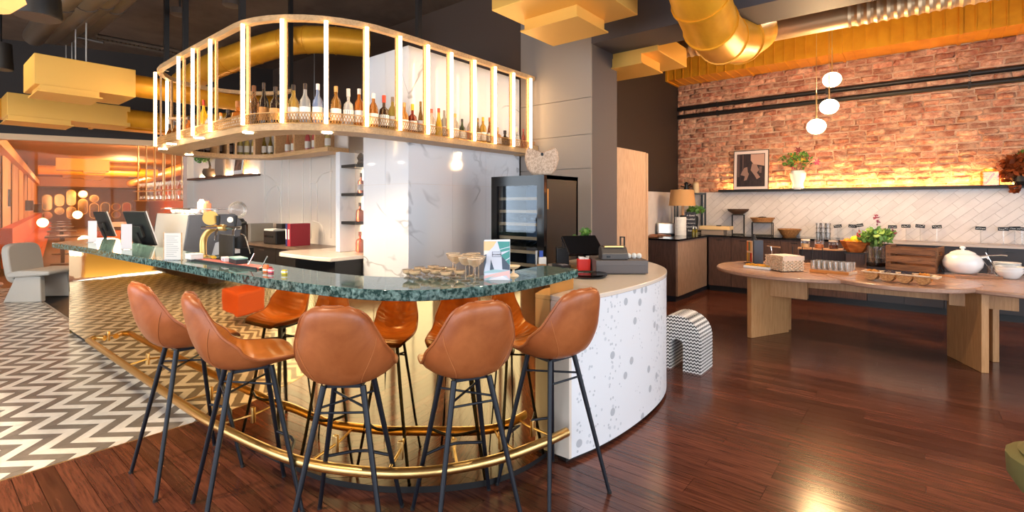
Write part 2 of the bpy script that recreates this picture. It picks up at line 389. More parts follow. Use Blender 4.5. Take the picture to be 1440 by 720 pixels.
# ------------------------------------------------------------------ brick wall
bw = struct(part('wall_brick', B().box(-3.8, EASTX+.3, BRK, BRK+.25, 0, CEIL), M['mortar'], smooth=0), 'old exposed brick wall above the buffet counter', 'wall')
SPL = 1.83
bl = []
z = SPL+.005; r_ = 0
BH, BL = .083, .24
while z < 4.62:
    x = -3.8+(.0 if r_ % 2 else -.12)
    while x < 2.2:
        l = BL*R.uniform(.62, 1.05) if R.random() < .35 else BL*R.uniform(.92, 1.04)
        x0 = max(x, -3.79)
        if x+l-x0 > .06: bl.append((x0, z+R.uniform(-.006,.006), x+l-x0, BH*R.uniform(.84,1.06)))
        x += l+.016
    z += BH+.016; r_ += 1
def brickmesh(seed):
    q = random.Random(seed); b = B(); nx, nz = 5, 3
    def fn(u, v):
        e = 1 if (0 < u < 1 and 0 < v < 1) else 0
        return (u+(q.uniform(-.035,.035)), -(.35+.65*e)-q.uniform(-.28,.28), v+q.uniform(-.07,.07))
    b.grid(fn, nx, nz)
    n = len(b.v); ring = [i for i in range(nx+1)]+[(j+1)*(nx+1)-1 for j in range(1,nz+1)]+[nz*(nx+1)+i for i in range(nx-1,-1,-1)]+[j*(nx+1) for j in range(nz-1,0,-1)]
    back = [(b.v[i][0], 1.2, b.v[i][2]) for i in ring]; k = len(ring)
    b.v += back
    for i in range(k): b.f.append((ring[i], n+i, n+(i+1)%k, ring[(i+1)%k]))
    return b
bms = [brickmesh(s) for s in range(9)]
order = sorted(range(len(bl)), key=lambda i: (0 if bl[i][0] < 1.5 and bl[i][1] < 4.05 else 1, -bl[i][0])); near = set(order[:300]); rest = B()
for i, (x, z, l, h) in enumerate(bl):
    k = R.randrange(9); dpt = R.uniform(.01, .045)
    if i in near:
        b = B(); b.add([(q[0]*l, q[1]*dpt, q[2]*h) for q in bms[k].v], bms[k].f); put('brick', b.mesh('brick', M['brick'], 60), bw, (x, BRK, z))
    else: rest.add([(x+p[0]*l, BRK+p[1]*dpt, z+p[2]*h) for p in bms[k].v], bms[k].f)
o = part('brick_field', rest, M['brick'], bw, 60); o['kind'] = 'stuff'
# splashback of diagonal tiles
sp = struct(part('wall_splashback', B().box(-3.8, EASTX, BRK-.012, BRK, .9, SPL), M['splashgrout'], smooth=0), 'white diagonal tile splashback below the brickwork', 'wall')
ca, sa = math.cos(math.radians(43)), math.sin(math.radians(43)); n_ = 0
tl, tw = .36, .105
for r in range(-60, 60):
    for k in range(-24, 24):
        u0 = k*tl+(r % 3)*tl/3; v0 = r*tw; g = .002
        q = [(u0+g,v0+g),(u0+tl-g,v0+g),(u0+tl-g,v0+tw-g),(u0+g,v0+tw-g)]
        q = [(a*ca-b_*sa-1.2, a*sa+b_*ca+1.4) for a, b_ in q]
        q = cliprect(q, -3.79, 1.6, 1.0, SPL-.004)
        if q:
            b_ = B().wallprism(q, lambda a, z, t: (a, BRK-.012-t, z), .007); part('tile', b_, M['splash'], sp, 0); n_ += 1
# ------------------------------------------------------------------ dark walls, pier, door panel
wl = struct(part('wall_left', B().box(-4.0, -3.8, 7.02, BRK+.2, 0, CEIL), M['dark'], smooth=0), 'dark brown wall left of the brickwork', 'wall')
sl = part('splash_panel', B().box(-3.8, -3.786, 7.1, BRK-.02, 1.0, SPL), M['splash'], wl, 0)
struct(part('wall_end', B().box(-13.5, -4.2, 5.42, 5.6, 0, CEIL), mk('umber_paint', hexc(84,66,56), .7), smooth=0), 'dark umber wall above and behind the bar block', 'wall')
pr_ = struct(part('wall_pier', B().box(-4.2, -3.1, 5.372, 6.02, 0, CEIL), M['darkgrey'], smooth=0), 'dark grey pier beside the wine cooler', 'wall')
for z0, z1 in ((0,.9),(.905,2.04),(2.046,2.46),(2.466,2.914),(2.92,CEIL-.01)):
    part('panel', B().box(-4.2, -3.102, 5.35, 5.372, z0, z1), M['panelgrey'], pr_, 0)
struct(part('wall_recess', B().box(-4.0, -3.8, 6.02, 7.02, 0, CEIL), M['dark'], smooth=0), 'dark wall above the tall oak panel', 'wall')
d_ = thing('tall_cabinet', 'tall pale oak cabinet standing beside the dark pier', 'cabinet', (-3.1, 5.95, 0))
part('body', B().box(-.68, -.02, .075, 1.0, 0, 2.34), M['graindark'], d_, 0)
part('door', B().box(-.02, 0, .075, .985, .08, 2.36), M['doorwood'], d_, 0)
part('edge_panel', B().box(-.05, .006, .988, 1.05, 0, 2.35), M['doorwood'], d_, 0)
# ------------------------------------------------------------------ marble block
MX0, MX1, MY0, MY1, MTOP = -5.04, -4.22, 3.43, 5.345, 3.3
mb = struct(part('wall_marble', B().box(MX0+.012, MX1-.012, MY0+.012, MY1, 0, MTOP-.01), M['cream'], smooth=0), 'white veined marble block behind the bar', 'wall')
g = .0015
for x0, x1 in ((MX0, -4.62), (-4.62, MX1)):
    for z0, z1 in ((0, 1.82), (1.82, MTOP)):
        part('marble_panel', B().box(x0+g, x1-g, MY0, MY0+.012, z0+g, z1-g), M['marble'], mb, 0)
for y0, y1 in ((MY0, 4.08), (4.08, 4.66), (4.66, MY1)):
    for z0, z1 in ((0, 1.82), (1.82, MTOP)):
        part('marble_panel', B().box(MX1-.012, MX1, y0+g, y1-g, z0+g, z1-g), M['marble'], mb, 0)
# ------------------------------------------------------------------ cream back wall with mouldings
BWY, BWX0 = 3.95, -12.1
cw = struct(part('wall_back', B().box(BWX0, -5.04, BWY, BWY+.15, 0, 2.62), M['cream'], smooth=0), 'cream panelled wall behind the bar with arched mouldings', 'wall')
part('added_cap', B().box(BWX0, -5.04, BWY-.01, BWY+.16, 2.62, 2.64), M['dark'], cw, 0)  # dark cap added so the lit wall top does not glare
part('wall_end_post', B().box(BWX0-.12, BWX0+.12, BWY-.12, BWY+.2, 0, 2.62), M['cream'], cw, 0)
def wp(px, py): v = at(px, py, Y=BWY-.004); return (v.x, v.y, v.z)
def mould(pts, n=6): part('moulding', B().tube(spline([Vector(wp(*p)) for p in pts], n), .013, 6), M['cream'], cw)
for px in (372, 396, 406, 426, 437, 465): mould([(px, 222), (px, 335)], 1)
mould([(275, 256), (360, 247), (378, 249), (388, 258), (393, 275), (393, 312)])
mould([(374, 318), (374, 285), (379, 268), (388, 261), (396, 260)])
mould([(444, 258), (452, 246), (464, 241), (468, 241)])
mould([(437, 257), (446, 258), (446, 312)], 1)
mould([(440, 311), (450, 315), (455, 325), (456, 340)])
# ------------------------------------------------------------------ left partition with glazed opening, dining room beyond
PA = c2r(-.885*3.6-6.94, 10.75-.466*3.6); PB = c2r(-6.94, 10.75); PL = c2r(-.885*7-6.94, 10.75-.466*7)
pa, pb = Vector((PL[0], PL[1], 0)), Vector((PB[0], PB[1], 0)); pd_ = (pb-pa).normalized(); pang = math.atan2(pd_.y, pd_.x); plen = (pb-pa).length
def pbox(b, s0, s1, t0, t1, z0, z1): return b.bc(pa+pd_*((s0+s1)/2)+Vector((-pd_.y, pd_.x, 0))*((t0+t1)/2)+Vector((0,0,(z0+z1)/2)), (s1-s0, t1-t0, z1-z0), pang)
struct(part('wall_partition', pbox(B(), 0, plen+1.7, -.02, .2, 2.93, CEIL), M['dark'], smooth=0), 'dark bulkhead above the opening to the dining room', 'wall')
struct(part('trim_2', pbox(B(), 0, plen+.1, -.05, .2, 2.82, 2.93), mk('peach_trim', hexc(240,200,155), .5), smooth=0), 'pale peach header strip above the dining room opening', 'trim')
wn = struct(part('window_1', pbox(B(), 0, plen, .1, .106, 0, 2.82), M['pane'], smooth=0), 'hazy clear screen across the opening to the dining room', 'window')
# ------------------------------------------------------------------ walls behind the camera with daylight windows
er = struct(part('wall_right', B().box(EASTX, EASTX+.2, SOUTHY, BRK, 0, .25).box(EASTX, EASTX+.2, SOUTHY, BRK, 3.45, CEIL).box(EASTX, EASTX+.2, 6.6, BRK, .25, 3.45).box(EASTX, EASTX+.2, SOUTHY, -3.8, .25, 3.45).box(EASTX, EASTX+.2, -.6, -.2, .25, 3.45).box(EASTX, EASTX+.2, 3.0, 3.4, .25, 3.45), M['cream'], smooth=0), 'street-side wall with tall windows, behind the camera on the right', 'wall')
so = B().box(-14, EASTX, SOUTHY-.2, SOUTHY, 0, .25).box(-14, EASTX, SOUTHY-.2, SOUTHY, 3.45, CEIL)
xs = [-14, -10.6, -7.4, -7.0, -3.8, -3.4, -.2, .2, 3.4, EASTX]
for i in range(0, 10, 2): so.box(xs[i], xs[i+1], SOUTHY-.2, SOUTHY, .25, 3.45)
struct(part('wall_front', so, M['cream'], smooth=0), 'front wall with tall windows behind the camera', 'wall')
n = 2
for k in range(3):
    y0 = -3.8+3.6*k; b = B().box(EASTX+.06, EASTX+.14, y0, y0+.07, .25, 3.45).box(EASTX+.06, EASTX+.14, y0+3.13, y0+3.2, .25, 3.45).box(EASTX+.06, EASTX+.14, y0, y0+3.2, .25, .32).box(EASTX+.06, EASTX+.14, y0, y0+3.2, 3.38, 3.45).box(EASTX+.07, EASTX+.13, y0+1.57, y0+1.63, .3, 3.4)
    struct(part('window_%d' % n, b, M['black'], smooth=0), 'black framed street window behind the camera', 'window'); n += 1
for k in range(4):
    x0 = -10.6+3.6*k; b = B().box(x0, x0+.07, SOUTHY-.14, SOUTHY-.06, .25, 3.45).box(x0+3.13, x0+3.2, SOUTHY-.14, SOUTHY-.06, .25, 3.45).box(x0, x0+3.2, SOUTHY-.14, SOUTHY-.06, .25, .32).box(x0, x0+3.2, SOUTHY-.14, SOUTHY-.06, 3.38, 3.45).box(x0+1.57, x0+1.63, SOUTHY-.13, SOUTHY-.07, .3, 3.4)
    struct(part('window_%d' % n, b, M['black'], smooth=0), 'black framed front window behind the camera', 'window'); n += 1
struct(part('wall_far_left', B().box(-14.2, -13.95, SOUTHY, -.05, 0, CEIL), mk('ochre_gold_light', hexc(214,158,60), .6), smooth=0), 'wall out of view at the far left, golden light in its ochre colour', 'wall')  # golden light on the mirrored wall is put into this ochre colour
# ------------------------------------------------------------------ bar: mirrored front, green marble top, foot rail
bp = spline([(-8.13,1.32),(-6.6,1.342),(-5.2,1.362),(-3.9,1.395),(-3.3,1.425),(-2.96,1.462),(-2.68,1.505),(-2.49,1.565),(-2.27,1.68),(-2.09,1.825),(-1.955,1.97),(-1.85,2.14),(-1.80,2.35),(-1.795,2.585)], 8)
bp = [(q[0], q[1]) for q in bp]
BT = 1.155; BTH = .058
bf = thing('bar_counter', 'champagne mirrored bar front curving round the corner', 'bar', (0,0,0))
cuts = [0, 14, 28, 40, 52, 64, 76, 90, len(bp)-1]
for i in range(len(cuts)-1):
    seg = bp[cuts[i]:cuts[i+1]+1]
    part('mirror_panel', strip(B(), seg, .0, .03, .05, BT-BTH), M['goldmirror'], bf, 40)
part('carcass', strip(B(), bp, .032, .16, .05, BT-BTH-.002), M['black'], bf, 40)
part('kick', strip(B(), bp, .025, .15, 0, .05), M['black'], bf, 40)
part('end_panel', B().box(-8.16, -8.125, 1.32, 1.6, .0, BT-BTH), M['goldmirror'], bf, 0)
fr = [(-7.72,1.10),(-6.6,1.20),(-5.9,1.225),(-4.32,1.31),(-3.25,1.36),(-2.74,1.42),(-2.32,1.51),(-2.09,1.615),(-1.925,1.785),(-1.80,2.10),(-1.775,2.5),(-1.80,2.93)]
frs = [(v.x, v.y) for v in spline([Vector(p) for p in fr], 8)]
inn = offset(bp[40:], .30)
inner = [(-8.28,1.5),(-8.28,1.78)]+[(-6.5,1.69)]+inn[::2]+[(-2.12,2.95)]
slab = frs+inner[::-1]
bt = tag(part('marble_worktop', B().prism(slab, BT-BTH, BT), M['green'], None, 40, bevel=.005), 'polished green marble bar top with a rounded corner', 'bar top')
rp = spline([Vector(p) for p in [(-6.35,1.30,.25),(-6.42,1.24,.25),(-6.36,1.185,.25),(-6.2,1.178,.25),(-4.695,1.192,.25),(-3.8,1.2,.25),(-3.311,1.215,.25),(-2.602,1.3,.25),(-2.2,1.455,.25),(-1.916,1.677,.25),(-1.73,1.98,.25),(-1.64,2.3,.25),(-1.61,2.49,.25)]], 7)
fo = thing('foot_rail', 'brass foot rail running along the foot of the bar', 'foot rail')
part('rail', B().tube(rp, .027, 14), M['brass'], fo, 60)
for i in (10, 26, 34, 42, 51, 59, 66, 73, 80):
    p = rp[min(i, len(rp)-2)]; t = (rp[min(i+1,len(rp)-1)]-p).normalized(); nrm = Vector((-t.y, t.x, 0))
    q = min(((Vector((b[0], b[1], .25))-p).length, b) for b in bp)[1]; q = Vector((q[0], q[1], .25)); dr = (q-p).normalized(); ln = (q-p).length
    b = B().tube([p, p+dr*(ln-.004)], .008, 8); part('bracket', b, M['brass'], fo)
    part('wall_plate', B().bc(p+dr*(ln-.006), (.012,.03,.1), math.atan2(dr.y, dr.x)), M['brass'], fo, bevel=.004)
# ------------------------------------------------------------------ terrazzo service counter
ST = 1.02
tp = [(v.x, v.y) for v in spline([Vector(p) for p in [(-1.66,2.6),(-1.60,2.85),(-1.565,3.15),(-1.56,3.5),(-1.59,3.85),(-1.665,4.14),(-1.82,4.45),(-2.1,4.75),(-2.5,4.95)]], 8)]
sc_ = thing('service_counter', 'white terrazzo service counter with a curved end', 'counter')
part('terrazzo_front', strip(B(), tp, 0, .14, .03, ST-.03), M['terrazzo'], sc_, 40)
part('plinth', strip(B(), tp, .03, .14, 0, .03), M['black'], sc_, 40)
part('end_face', B().prism([(-1.80,2.597),(-1.66,2.597),(-1.655,2.615),(-1.80,2.615)], .03, ST-.03), M['terrtop'], sc_, 0)
inn2 = [(-2.79,4.95),(-2.79,3.98),(-2.45,3.86),(-2.22,3.6),(-2.16,3.2),(-2.14,2.63)]
part('worktop', B().prism(offset(tp, -.004)+inn2, ST-.03, ST), M['terrtop'], sc_, 40, bevel=.004)
part('storage', strip(B(), tp, .142, .5, .03, ST-.04), M['black'], sc_, 40)
# block below the bar top end; golden light is put into its brass colour
tag(part('bar_end_block', B().box(-2.1, -1.82, 2.62, 2.9, ST+.001, BT-BTH-.001), M['brass'], None, 0), 'block under the end of the green bar top, golden light in its brass colour', 'support')
# staff worktop behind the bar
sw = thing('staff_worktop', 'steel staff worktop behind the green bar top', 'worktop')
part('top', B().prism([(-8.7,1.84),(-8.3,1.84),(-8.28,1.79),(-6.5,1.72),(-3.4,1.76),(-3.0,1.9),(-2.9,2.15),(-3.2,2.3),(-8.7,2.3)], .90, .94), M['steel'], sw, 0)
part('cabinet', B().prism([(-8.0,1.74),(-6.5,1.74),(-3.4,1.79),(-3.1,1.95),(-3.2,2.26),(-8.0,2.26)], .0, .9), M['black'], sw, 0)
struct(part('floor', B().box(-14, TX, 1.5, BRK, -.1, -.004), M['subfloor'], smooth=0), 'dark floor behind the bar', 'floor')
# ------------------------------------------------------------------ bar stools
def make_stool(label):
    t = thing('bar_stool', label, 'bar stool', group='tan leather bar stools at the bar')
    yc = [.225,.19,.10,0,-.10,-.165,-.205,-.235,-.255,-.27,-.275]; zc = [.786+(q-.762)*.91 for q in (.772,.785,.775,.762,.768,.80,.86,.94,1.03,1.12,1.172)]
    hw = [.93*q for q in (.165,.195,.222,.235,.238,.236,.228,.21,.18,.145,.098)]; lift = [.0,.012,.03,.05,.075,.08,.05,.02,.01,.0,.0]; wrap = [0,0,0,.01,.05,.09,.105,.09,.07,.05,.035]
    NV = 40
    def samp(a, v):
        x = v*(len(a)-1); i = min(int(x), len(a)-2); t_ = x-i
        p0 = a[max(i-1,0)]; p1 = a[i]; p2 = a[i+1]; p3 = a[min(i+2,len(a)-1)]
        return .5*((2*p1)+(p2-p0)*t_+(2*p0-5*p1+4*p2-p3)*t_*t_+(3*p1-p0-3*p2+p3)*t_**3)
    def mid(u, v):
        s = 2*u-1; e = abs(s)
        # round the two ends of the strip
        endf = 1.0
        kk = max(0, (v-.86)/.14); hwv = samp(hw, v)*(1-.3*kk**2.2)
        return Vector((s*hwv, samp(yc,v)+samp(wrap,v)*e**2.2, samp(zc,v)+samp(lift,v)*e**2.6-.03*kk**2*e**2.5))
    def surf(u, v, off):
        p = mid(u, v); du = mid(min(u+.01,1), v)-mid(max(u-.01,0), v); dv = mid(u, min(v+.01,1))-mid(u, max(v-.01,0))
        n = du.cross(dv).normalized()
        return p-n*off
    NU, NV = 16, 40
    sgn = 1 if surf(.5, .2, .1).z > mid(.5, .2).z else -1
    th = .03
    def outer(u, v):
        e = max(abs(2*u-1)**6, abs(2*v-1)**14); return surf(u, v, -th*(1-.75*e))
    def inner_(u, v):
        q = 0
        if v < .42: q = .006*abs(math.sin(v/.42*PI*7))
        elif v < .9: q = .004*abs(math.sin((v-.42)/.48*PI*7))
        e = max(abs(2*u-1)**6, abs(2*v-1)**14); return surf(u, v, .008*(1-e)+q*(1-e))
    def loop_close(b, fo_, fi_):
        nu, nv = NU, NV
        ring = [(i/nu, 0) for i in range(nu+1)]+[(1, j/nv) for j in range(1,nv+1)]+[(i/nu, 1) for i in range(nu-1,-1,-1)]+[(0, j/nv) for j in range(nv-1,0,-1)]
        a = [fo_(*q) for q in ring]; c = [fi_(*q) for q in ring]; k = len(ring)
        b.add(a+c, [(i, (i+1)%k, k+(i+1)%k, k+i) for i in range(k)])
    b = B().grid(outer, NU, NV); loop_close(b, outer, lambda u, v: surf(u, v, -.004)); sh = part('shell', b, M['leather'], t, 50)
    b = B().grid(inner_, NU, NV*2); pad = part('seat_pad', b, M['leather2'], t, 60)
    edge = [surf(i/NU, 0, -.006) for i in range(NU+1)]+[surf(1, j/NV, -.006) for j in range(1,NV+1)]+[surf(i/NU, 1, -.006) for i in range(NU-1,-1,-1)]+[surf(0, j/NV, -.006) for j in range(NV-1,0,-1)]
    part('piping', B().tube(edge, .008, 6, closed=True), M['leather'], t)
    for s in (-1, 1):
        pts = []
        for k in range(13):
            f_ = k/12; v = .46+.30*f_; u = .5+s*(.20+.26*(f_**1.5))
            pts.append(outer(min(max(u,.02),.98), v)+Vector((0,-.0015,0)))
        part('seam', B().tube(pts, .0016, 5), M['stitch'], sh)
    part('underframe', B().box(-.085,.085,-.09,.085,.744,.760), M['legblue'], t, 0)
    top = [(-.09,-.095),(.09,-.095),(.09,.09),(-.09,.09)]; bot = [(-.225,-.235),(.225,-.235),(.215,.215),(-.215,.215)]
    def leg(i, z): k = (.757-z)/.757; return Vector((top[i][0]+(bot[i][0]-top[i][0])*k, top[i][1]+(bot[i][1]-top[i][1])*k, z))
    for i in range(4):
        lg = part('leg', B().tube([leg(i,.757), leg(i,.012)], [.0145,.0105], 10), M['legblue'], t, 60)
        part('foot', B().lathe([(.012,0),(.012,.014),(.0105,.016)], leg(i,0)*1, 10), M['black'], lg)
    for a, c in ((0,2),(1,3)): part('cross_brace', B().tube([leg(a,.66), leg(c,.66)], .006, 8), M['legblue'], t)
    for a, c in ((0,1),): part('brace', B().tube([leg(a,.64), leg(c,.64)], .006, 8), M['legblue'], t)
    m_ = (leg(3,.30)+leg(2,.30))/2+Vector((0,.05,0)); pts = [leg(3,.30), m_*.75+leg(3,.3)*.25+Vector((0,.01,0)), m_, m_*.75+leg(2,.3)*.25+Vector((0,.01,0)), leg(2,.30)]
    part('footrest', B().tube(spline(pts, 5), .0085, 8), M['legblue'], t, 60)
    return t
st = [((-3.40,1.10), (0.0,1.0), 'tan leather bar stool furthest left, nearest the tiled floor'),
      ((-2.73,1.16), (.25,.97), 'tan leather bar stool second from the left, turned side on'),
      ((-2.13,1.37), (-.66,.75), 'tan leather bar stool in the middle of the row of five'),
      ((-1.76,1.79), (-.90,.44), 'tan leather bar stool in front of the menu booklet, fourth from the left'),
      ((-1.60,2.31), (-.97,.22), 'tan leather bar stool beside the white terrazzo counter')]
stool0 = None
for (x, y), (fx, fy), lab in st:
    if stool0 is None: stool0 = o = make_stool(lab)
    else: o = copyt(stool0); o['label'] = lab
    o.location = (x, y, 0); o.rotation_euler = (0, 0, math.atan2(fy, fx)-PI/2)
# ------------------------------------------------------------------ lit canopy over the bar
cp = [(-3.93,5.30),(-3.93,4.6),(-3.93,3.9),(-3.93,3.3),(-3.94,3.0)]
for k in range(1, 10):
    a = PI*.5*k/10; cp.append((-4.95+1.01*math.cos(a), 2.98-1.01*math.sin(a)))
cp += [(-4.95,1.97),(-5.5,1.97),(-6.2,1.97),(-7.1,1.99)]
for k in range(1, 12):
    a = -PI/2-PI*k/12; cp.append((-7.1+.83*math.cos(a), 2.82+.83*math.sin(a)))
cp += [(-7.1,3.65),(-6.4,3.65),(-5.68,3.65)]
# path runs clockwise seen from above: its inside is on the right hand
CZ = 2.26
cn = thing('bar_canopy', 'oak canopy shelf with upright light tubes above the bar', 'canopy')
part('shelf', strip(B(), cp, 0, -.30, CZ, CZ+.055), M['oak'], cn, 40)
part('top_rail', strip(B(), cp[:-2], .01, -.05, 3.235, 3.285), M['oak'], cn, 40)
# perforated band: a slotted metal strip made of slanting bars
fine = [(v.x, v.y) for v in spline([Vector(p) for p in cp[:27]], 3)]
s_ = lens(fine)
def on(path, ss, s):
    for i in range(1, len(path)):
        if ss[i] >= s:
            t = (s-ss[i-1])/max(ss[i]-ss[i-1],1e-9); return Vector((path[i-1][0]+(path[i][0]-path[i-1][0])*t, path[i-1][1]+(path[i][1]-path[i-1][1])*t, 0))
    return Vector((path[-1][0], path[-1][1], 0))
band = B(); ofp = offset(fine, .004); os_ = lens(ofp); hb = .105; zb = CZ+.055
strip(band, fine, .002, .007, zb, zb+.008); strip(band, fine, .002, .007, zb+hb-.008, zb+hb)
s = 0
while s < os_[-1]-.06:
    for d1, d2 in ((0,.05),(.05,0)):
        a = on(ofp, os_, s+d1); c = on(ofp, os_, s+d2)
        band.tube([(a.x,a.y,zb+.002),(c.x,c.y,zb+hb-.002)], .003, 4, cap=False)
    s += .026
o = part('perforated_band', band, mk('band_metal', hexc(190,140,84), .35, .7), cn, 40); o['kind'] = 'stuff'
leds = [(-7.38,2.03),(-6.90,1.985),(-6.45,1.97),(-5.95,1.97),(-5.42,1.97),(-4.92,1.98),(-4.47,2.11),(-4.14,2.41),(-3.96,2.78),(-3.93,3.11),(-3.93,3.44),(-3.93,3.77),(-3.93,4.13),(-3.93,4.47),(-3.93,4.80),(-3.93,5.13)]
def onnear(px, off=-.12):
    path = offset(fine, off); best = None
    for i in range(len(path)-1):
        for k in range(8):
            x = path[i][0]+(path[i+1][0]-path[i][0])*k/8; y = path[i][1]+(path[i+1][1]-path[i][1])*k/8; pp = proj(x, y, CZ)
            if best is None or abs(pp[0]-px) < best[0]:
                if y < 2.35 or x > -4.6: best = (abs(pp[0]-px), x, y)
    return best
leds = [onnear(px, .0)[1:] for px in (222,238,254,275,300,345,399,459,515,561,599,634,665,694,720,745)]
for i, p in enumerate(leds):
    q = min(((Vector(c)-Vector(p)).length, k) for k, c in enumerate(fine))[1]; t = (Vector(fine[min(q+1,len(fine)-1)])-Vector(fine[max(q-1,0)])).normalized(); nr = Vector((-t.y, t.x))
    c = Vector(p)+nr*.026
    part('light_tube', B().tube([(c.x,c.y,CZ+.06),(c.x,c.y,3.235)], .017, 10), M['led'], cn)
    e = Vector(p)-nr*.03
    part('post', B().bc((e.x, e.y, (CZ+3.235)/2+.03), (.035,.02,3.235-CZ-.055), math.atan2(t.y,t.x)), M['oak'], cn, 0)
for (px, py) in ((229,209),(241,202),(280,193.5),(348.6,186),(460,186),(266,217)):
    v = at(px, py, z=CZ)
    part('downlight', B().lathe([(.045,-.006),(.045,.001),(.02,.002)], (v.x, v.y, CZ-.001), 16), M['spotlight'], cn)
    lamp('downlight_beam', 'SPOT', (v.x, v.y, CZ-.02), 45 if px > 270 else 110, WARM2, .04, spot=2.5)
for p in ((-7.35,2.12),(-6.5,2.06),(-5.0,2.06),(-4.02,3.4),(-7.0,3.55)):
    part('hanger', B().box(p[0]-.025, p[0]+.025, p[1]-.025, p[1]+.025, 3.28, CEIL), M['black'], cn, 0)
part('wall_bracket', B().box(-4.2,-3.9,5.20,5.345,CZ-.01,CZ+.11), M['oak'], cn, 0)
part('rack_back', strip(B(), cp[-12:], -.004, -.02, CZ+.056, CZ+.46), M['cream'], cn, 40)
part('rack_top', strip(B(), cp[-12:], 0, -.30, CZ+.461, CZ+.49), M['oak'], cn, 40)
# wine rack on the back run
rk = [(px, None) for px in (300,317,332,365,399,427.5,457)]
def onring(px, off=-.15):
    path = offset(cp, off); best = None
    for i in range(len(path)-1):
        for k in range(20):
            x = path[i][0]+(path[i+1][0]-path[i][0])*k/20; y = path[i][1]+(path[i+1][1]-path[i][1])*k/20
            pp = proj(x, y, CZ)
            if pp[2] > 6.4 and y > 2.4 and x < -5.6 and abs(pp[0]-px) < 3 and (best is None or abs(pp[0]-px) < best[0]): best = (abs(pp[0]-px), x, y, i)
    return best
for px, _ in rk:
    b_ = onring(px)
    if b_:
        t = Vector(cp[b_[3]+1])-Vector(cp[b_[3]]); part('divider', B().bc((b_[1], b_[2], CZ+.055+.20), (.03,.28,.40), math.atan2(t.y,t.x)), M['oak'], cn, 0)
# ------------------------------------------------------------------ dining room beyond the screen
DW = Vector((-14.2, 14.0)); DE1 = Vector((-.6736, .739)); DE2 = Vector((.739, .6736))
def dr(s, t, z):
    q = DW+DE1*s+DE2*t; X, Y = c2r(q.x, q.y); return Vector((X, Y, z))
DANG = math.atan2((dr(1,0,0)-dr(0,0,0)).y, (dr(1,0,0)-dr(0,0,0)).x)
def dbox(b, s0, s1, t0, t1, z0, z1): return b.bc(dr((s0+s1)/2, (t0+t1)/2, (z0+z1)/2), (abs(s1-s0), abs(t1-t0), z1-z0), DANG)
WID = 6.2
_n = Vector((-pd_.y, pd_.x, 0))*.22
DPOLY = [tuple((q+_n)[:2]) for q in (pa, pb+pd_*1.2)]+[tuple(dr(2,WID+.2,0)[:2]), tuple(dr(28,WID+.2,0)[:2]), tuple(dr(28,-.3,0)[:2])]
struct(part('floor', B().prism(DPOLY, -.06, -.004), mk('dining_floor', hexc(96,62,44), .45), smooth=0), 'dark floor of the dining room beyond the screen', 'floor')
struct(part('ceiling', B().prism(DPOLY, 3.3, 3.4), mk('dining_ceiling', hexc(150,104,66), .7), smooth=0), 'brown ceiling of the dining room beyond the screen', 'ceiling')
dl = struct(part('wall_dining_left', dbox(B(), -6.5, 28, -.3, 0, 0, 3.3), mk('dining_wall', hexc(150,92,52), .7), smooth=0), 'left wall of the dining room with curtains', 'wall')
cur = mk('curtain', hexc(214,160,112), .7, var=(hexc(176,120,78), 6, (12,12,.3), .35, .65)); s = -6.0
for k in range(9):
    b = B(); w_ = 2.3
    b.grid(lambda u, v: dr(s+u*w_, .06+.035*math.sin(u*w_*26), .05+v*2.75), 60, 1)
    part('curtain', b, cur, dl, 60); s += 3.4
part('valance', dbox(B(), -6.5, 28, 0, .22, 2.78, 3.02), mk('valance', hexc(214,148,84), .5), dl, 0)
de = struct(part('wall_dining_end', dbox(B(), 27, 27.2, -.3, WID, 0, 3.3), mk('dining_end', hexc(128,80,52), .7), smooth=0), 'end wall of the dining room hung with mirrors', 'wall')
struct(part('wall_dining_right', dbox(B(), -.5, 27.2, WID, WID+.2, 0, 3.3), mk('dining_right', hexc(206,98,40), .6, var=(hexc(180,78,30), 4, (9,9,.3), .4, .6)), smooth=0), 'orange panelled right wall of the dining room', 'wall')
struct(part('ceiling_soffit', dbox(B(), 22, 27, 0, WID, 2.7, 3.3), mk('dining_soffit', hexc(168,112,64), .6), smooth=0), 'dropped soffit at the end of the dining room', 'ceiling')
# pill mirrors
frm = mk('mirror_frame', hexc(226,170,100), .3, .7); mrr = mk('mirror_glass', hexc(190,140,96), .08, .9)
mm = {}
def pill(hh):
    if hh in mm: return mm[hh]
    r = .27; out = []
    for k in range(20):
        a = 2*PI*k/20; out.append((r*math.cos(a), r*math.sin(a)+(hh/2 if math.sin(a) >= 0 else -hh/2)))
    f = lambda a, z, t: (-t, a, z)
    mm[hh] = (B().wallprism(out, f, .04).mesh('frame', frm, 0), B().wallprism([(a*.88, z*.93) for a, z in out], f, .05).mesh('glass', mrr, 0)); return mm[hh]
q = random.Random(3); n = 0
for c in range(8):
    z = .55+(c % 2)*.3; row = -1
    while z < 2.5:
        hh = q.choice([.0, .35, .6]); z += .27+hh/2
        a, g_ = pill(hh)
        row += 1
        if z+hh/2+.27 < 2.72:
            n += 1; t = thing('wall_mirror', '%s mirror on the dining room end wall, %s column, %s from the bottom' % ({.0:'round',.35:'oval',.6:'tall pill'}[hh], ordn(c), ordn(row)), 'mirror', dr(26.99, .5+c*.62, z), DANG, 'pill mirrors on the dining room end wall')
            put('frame', a, t); put('glass', g_, t)
        z += .27+hh/2+.04
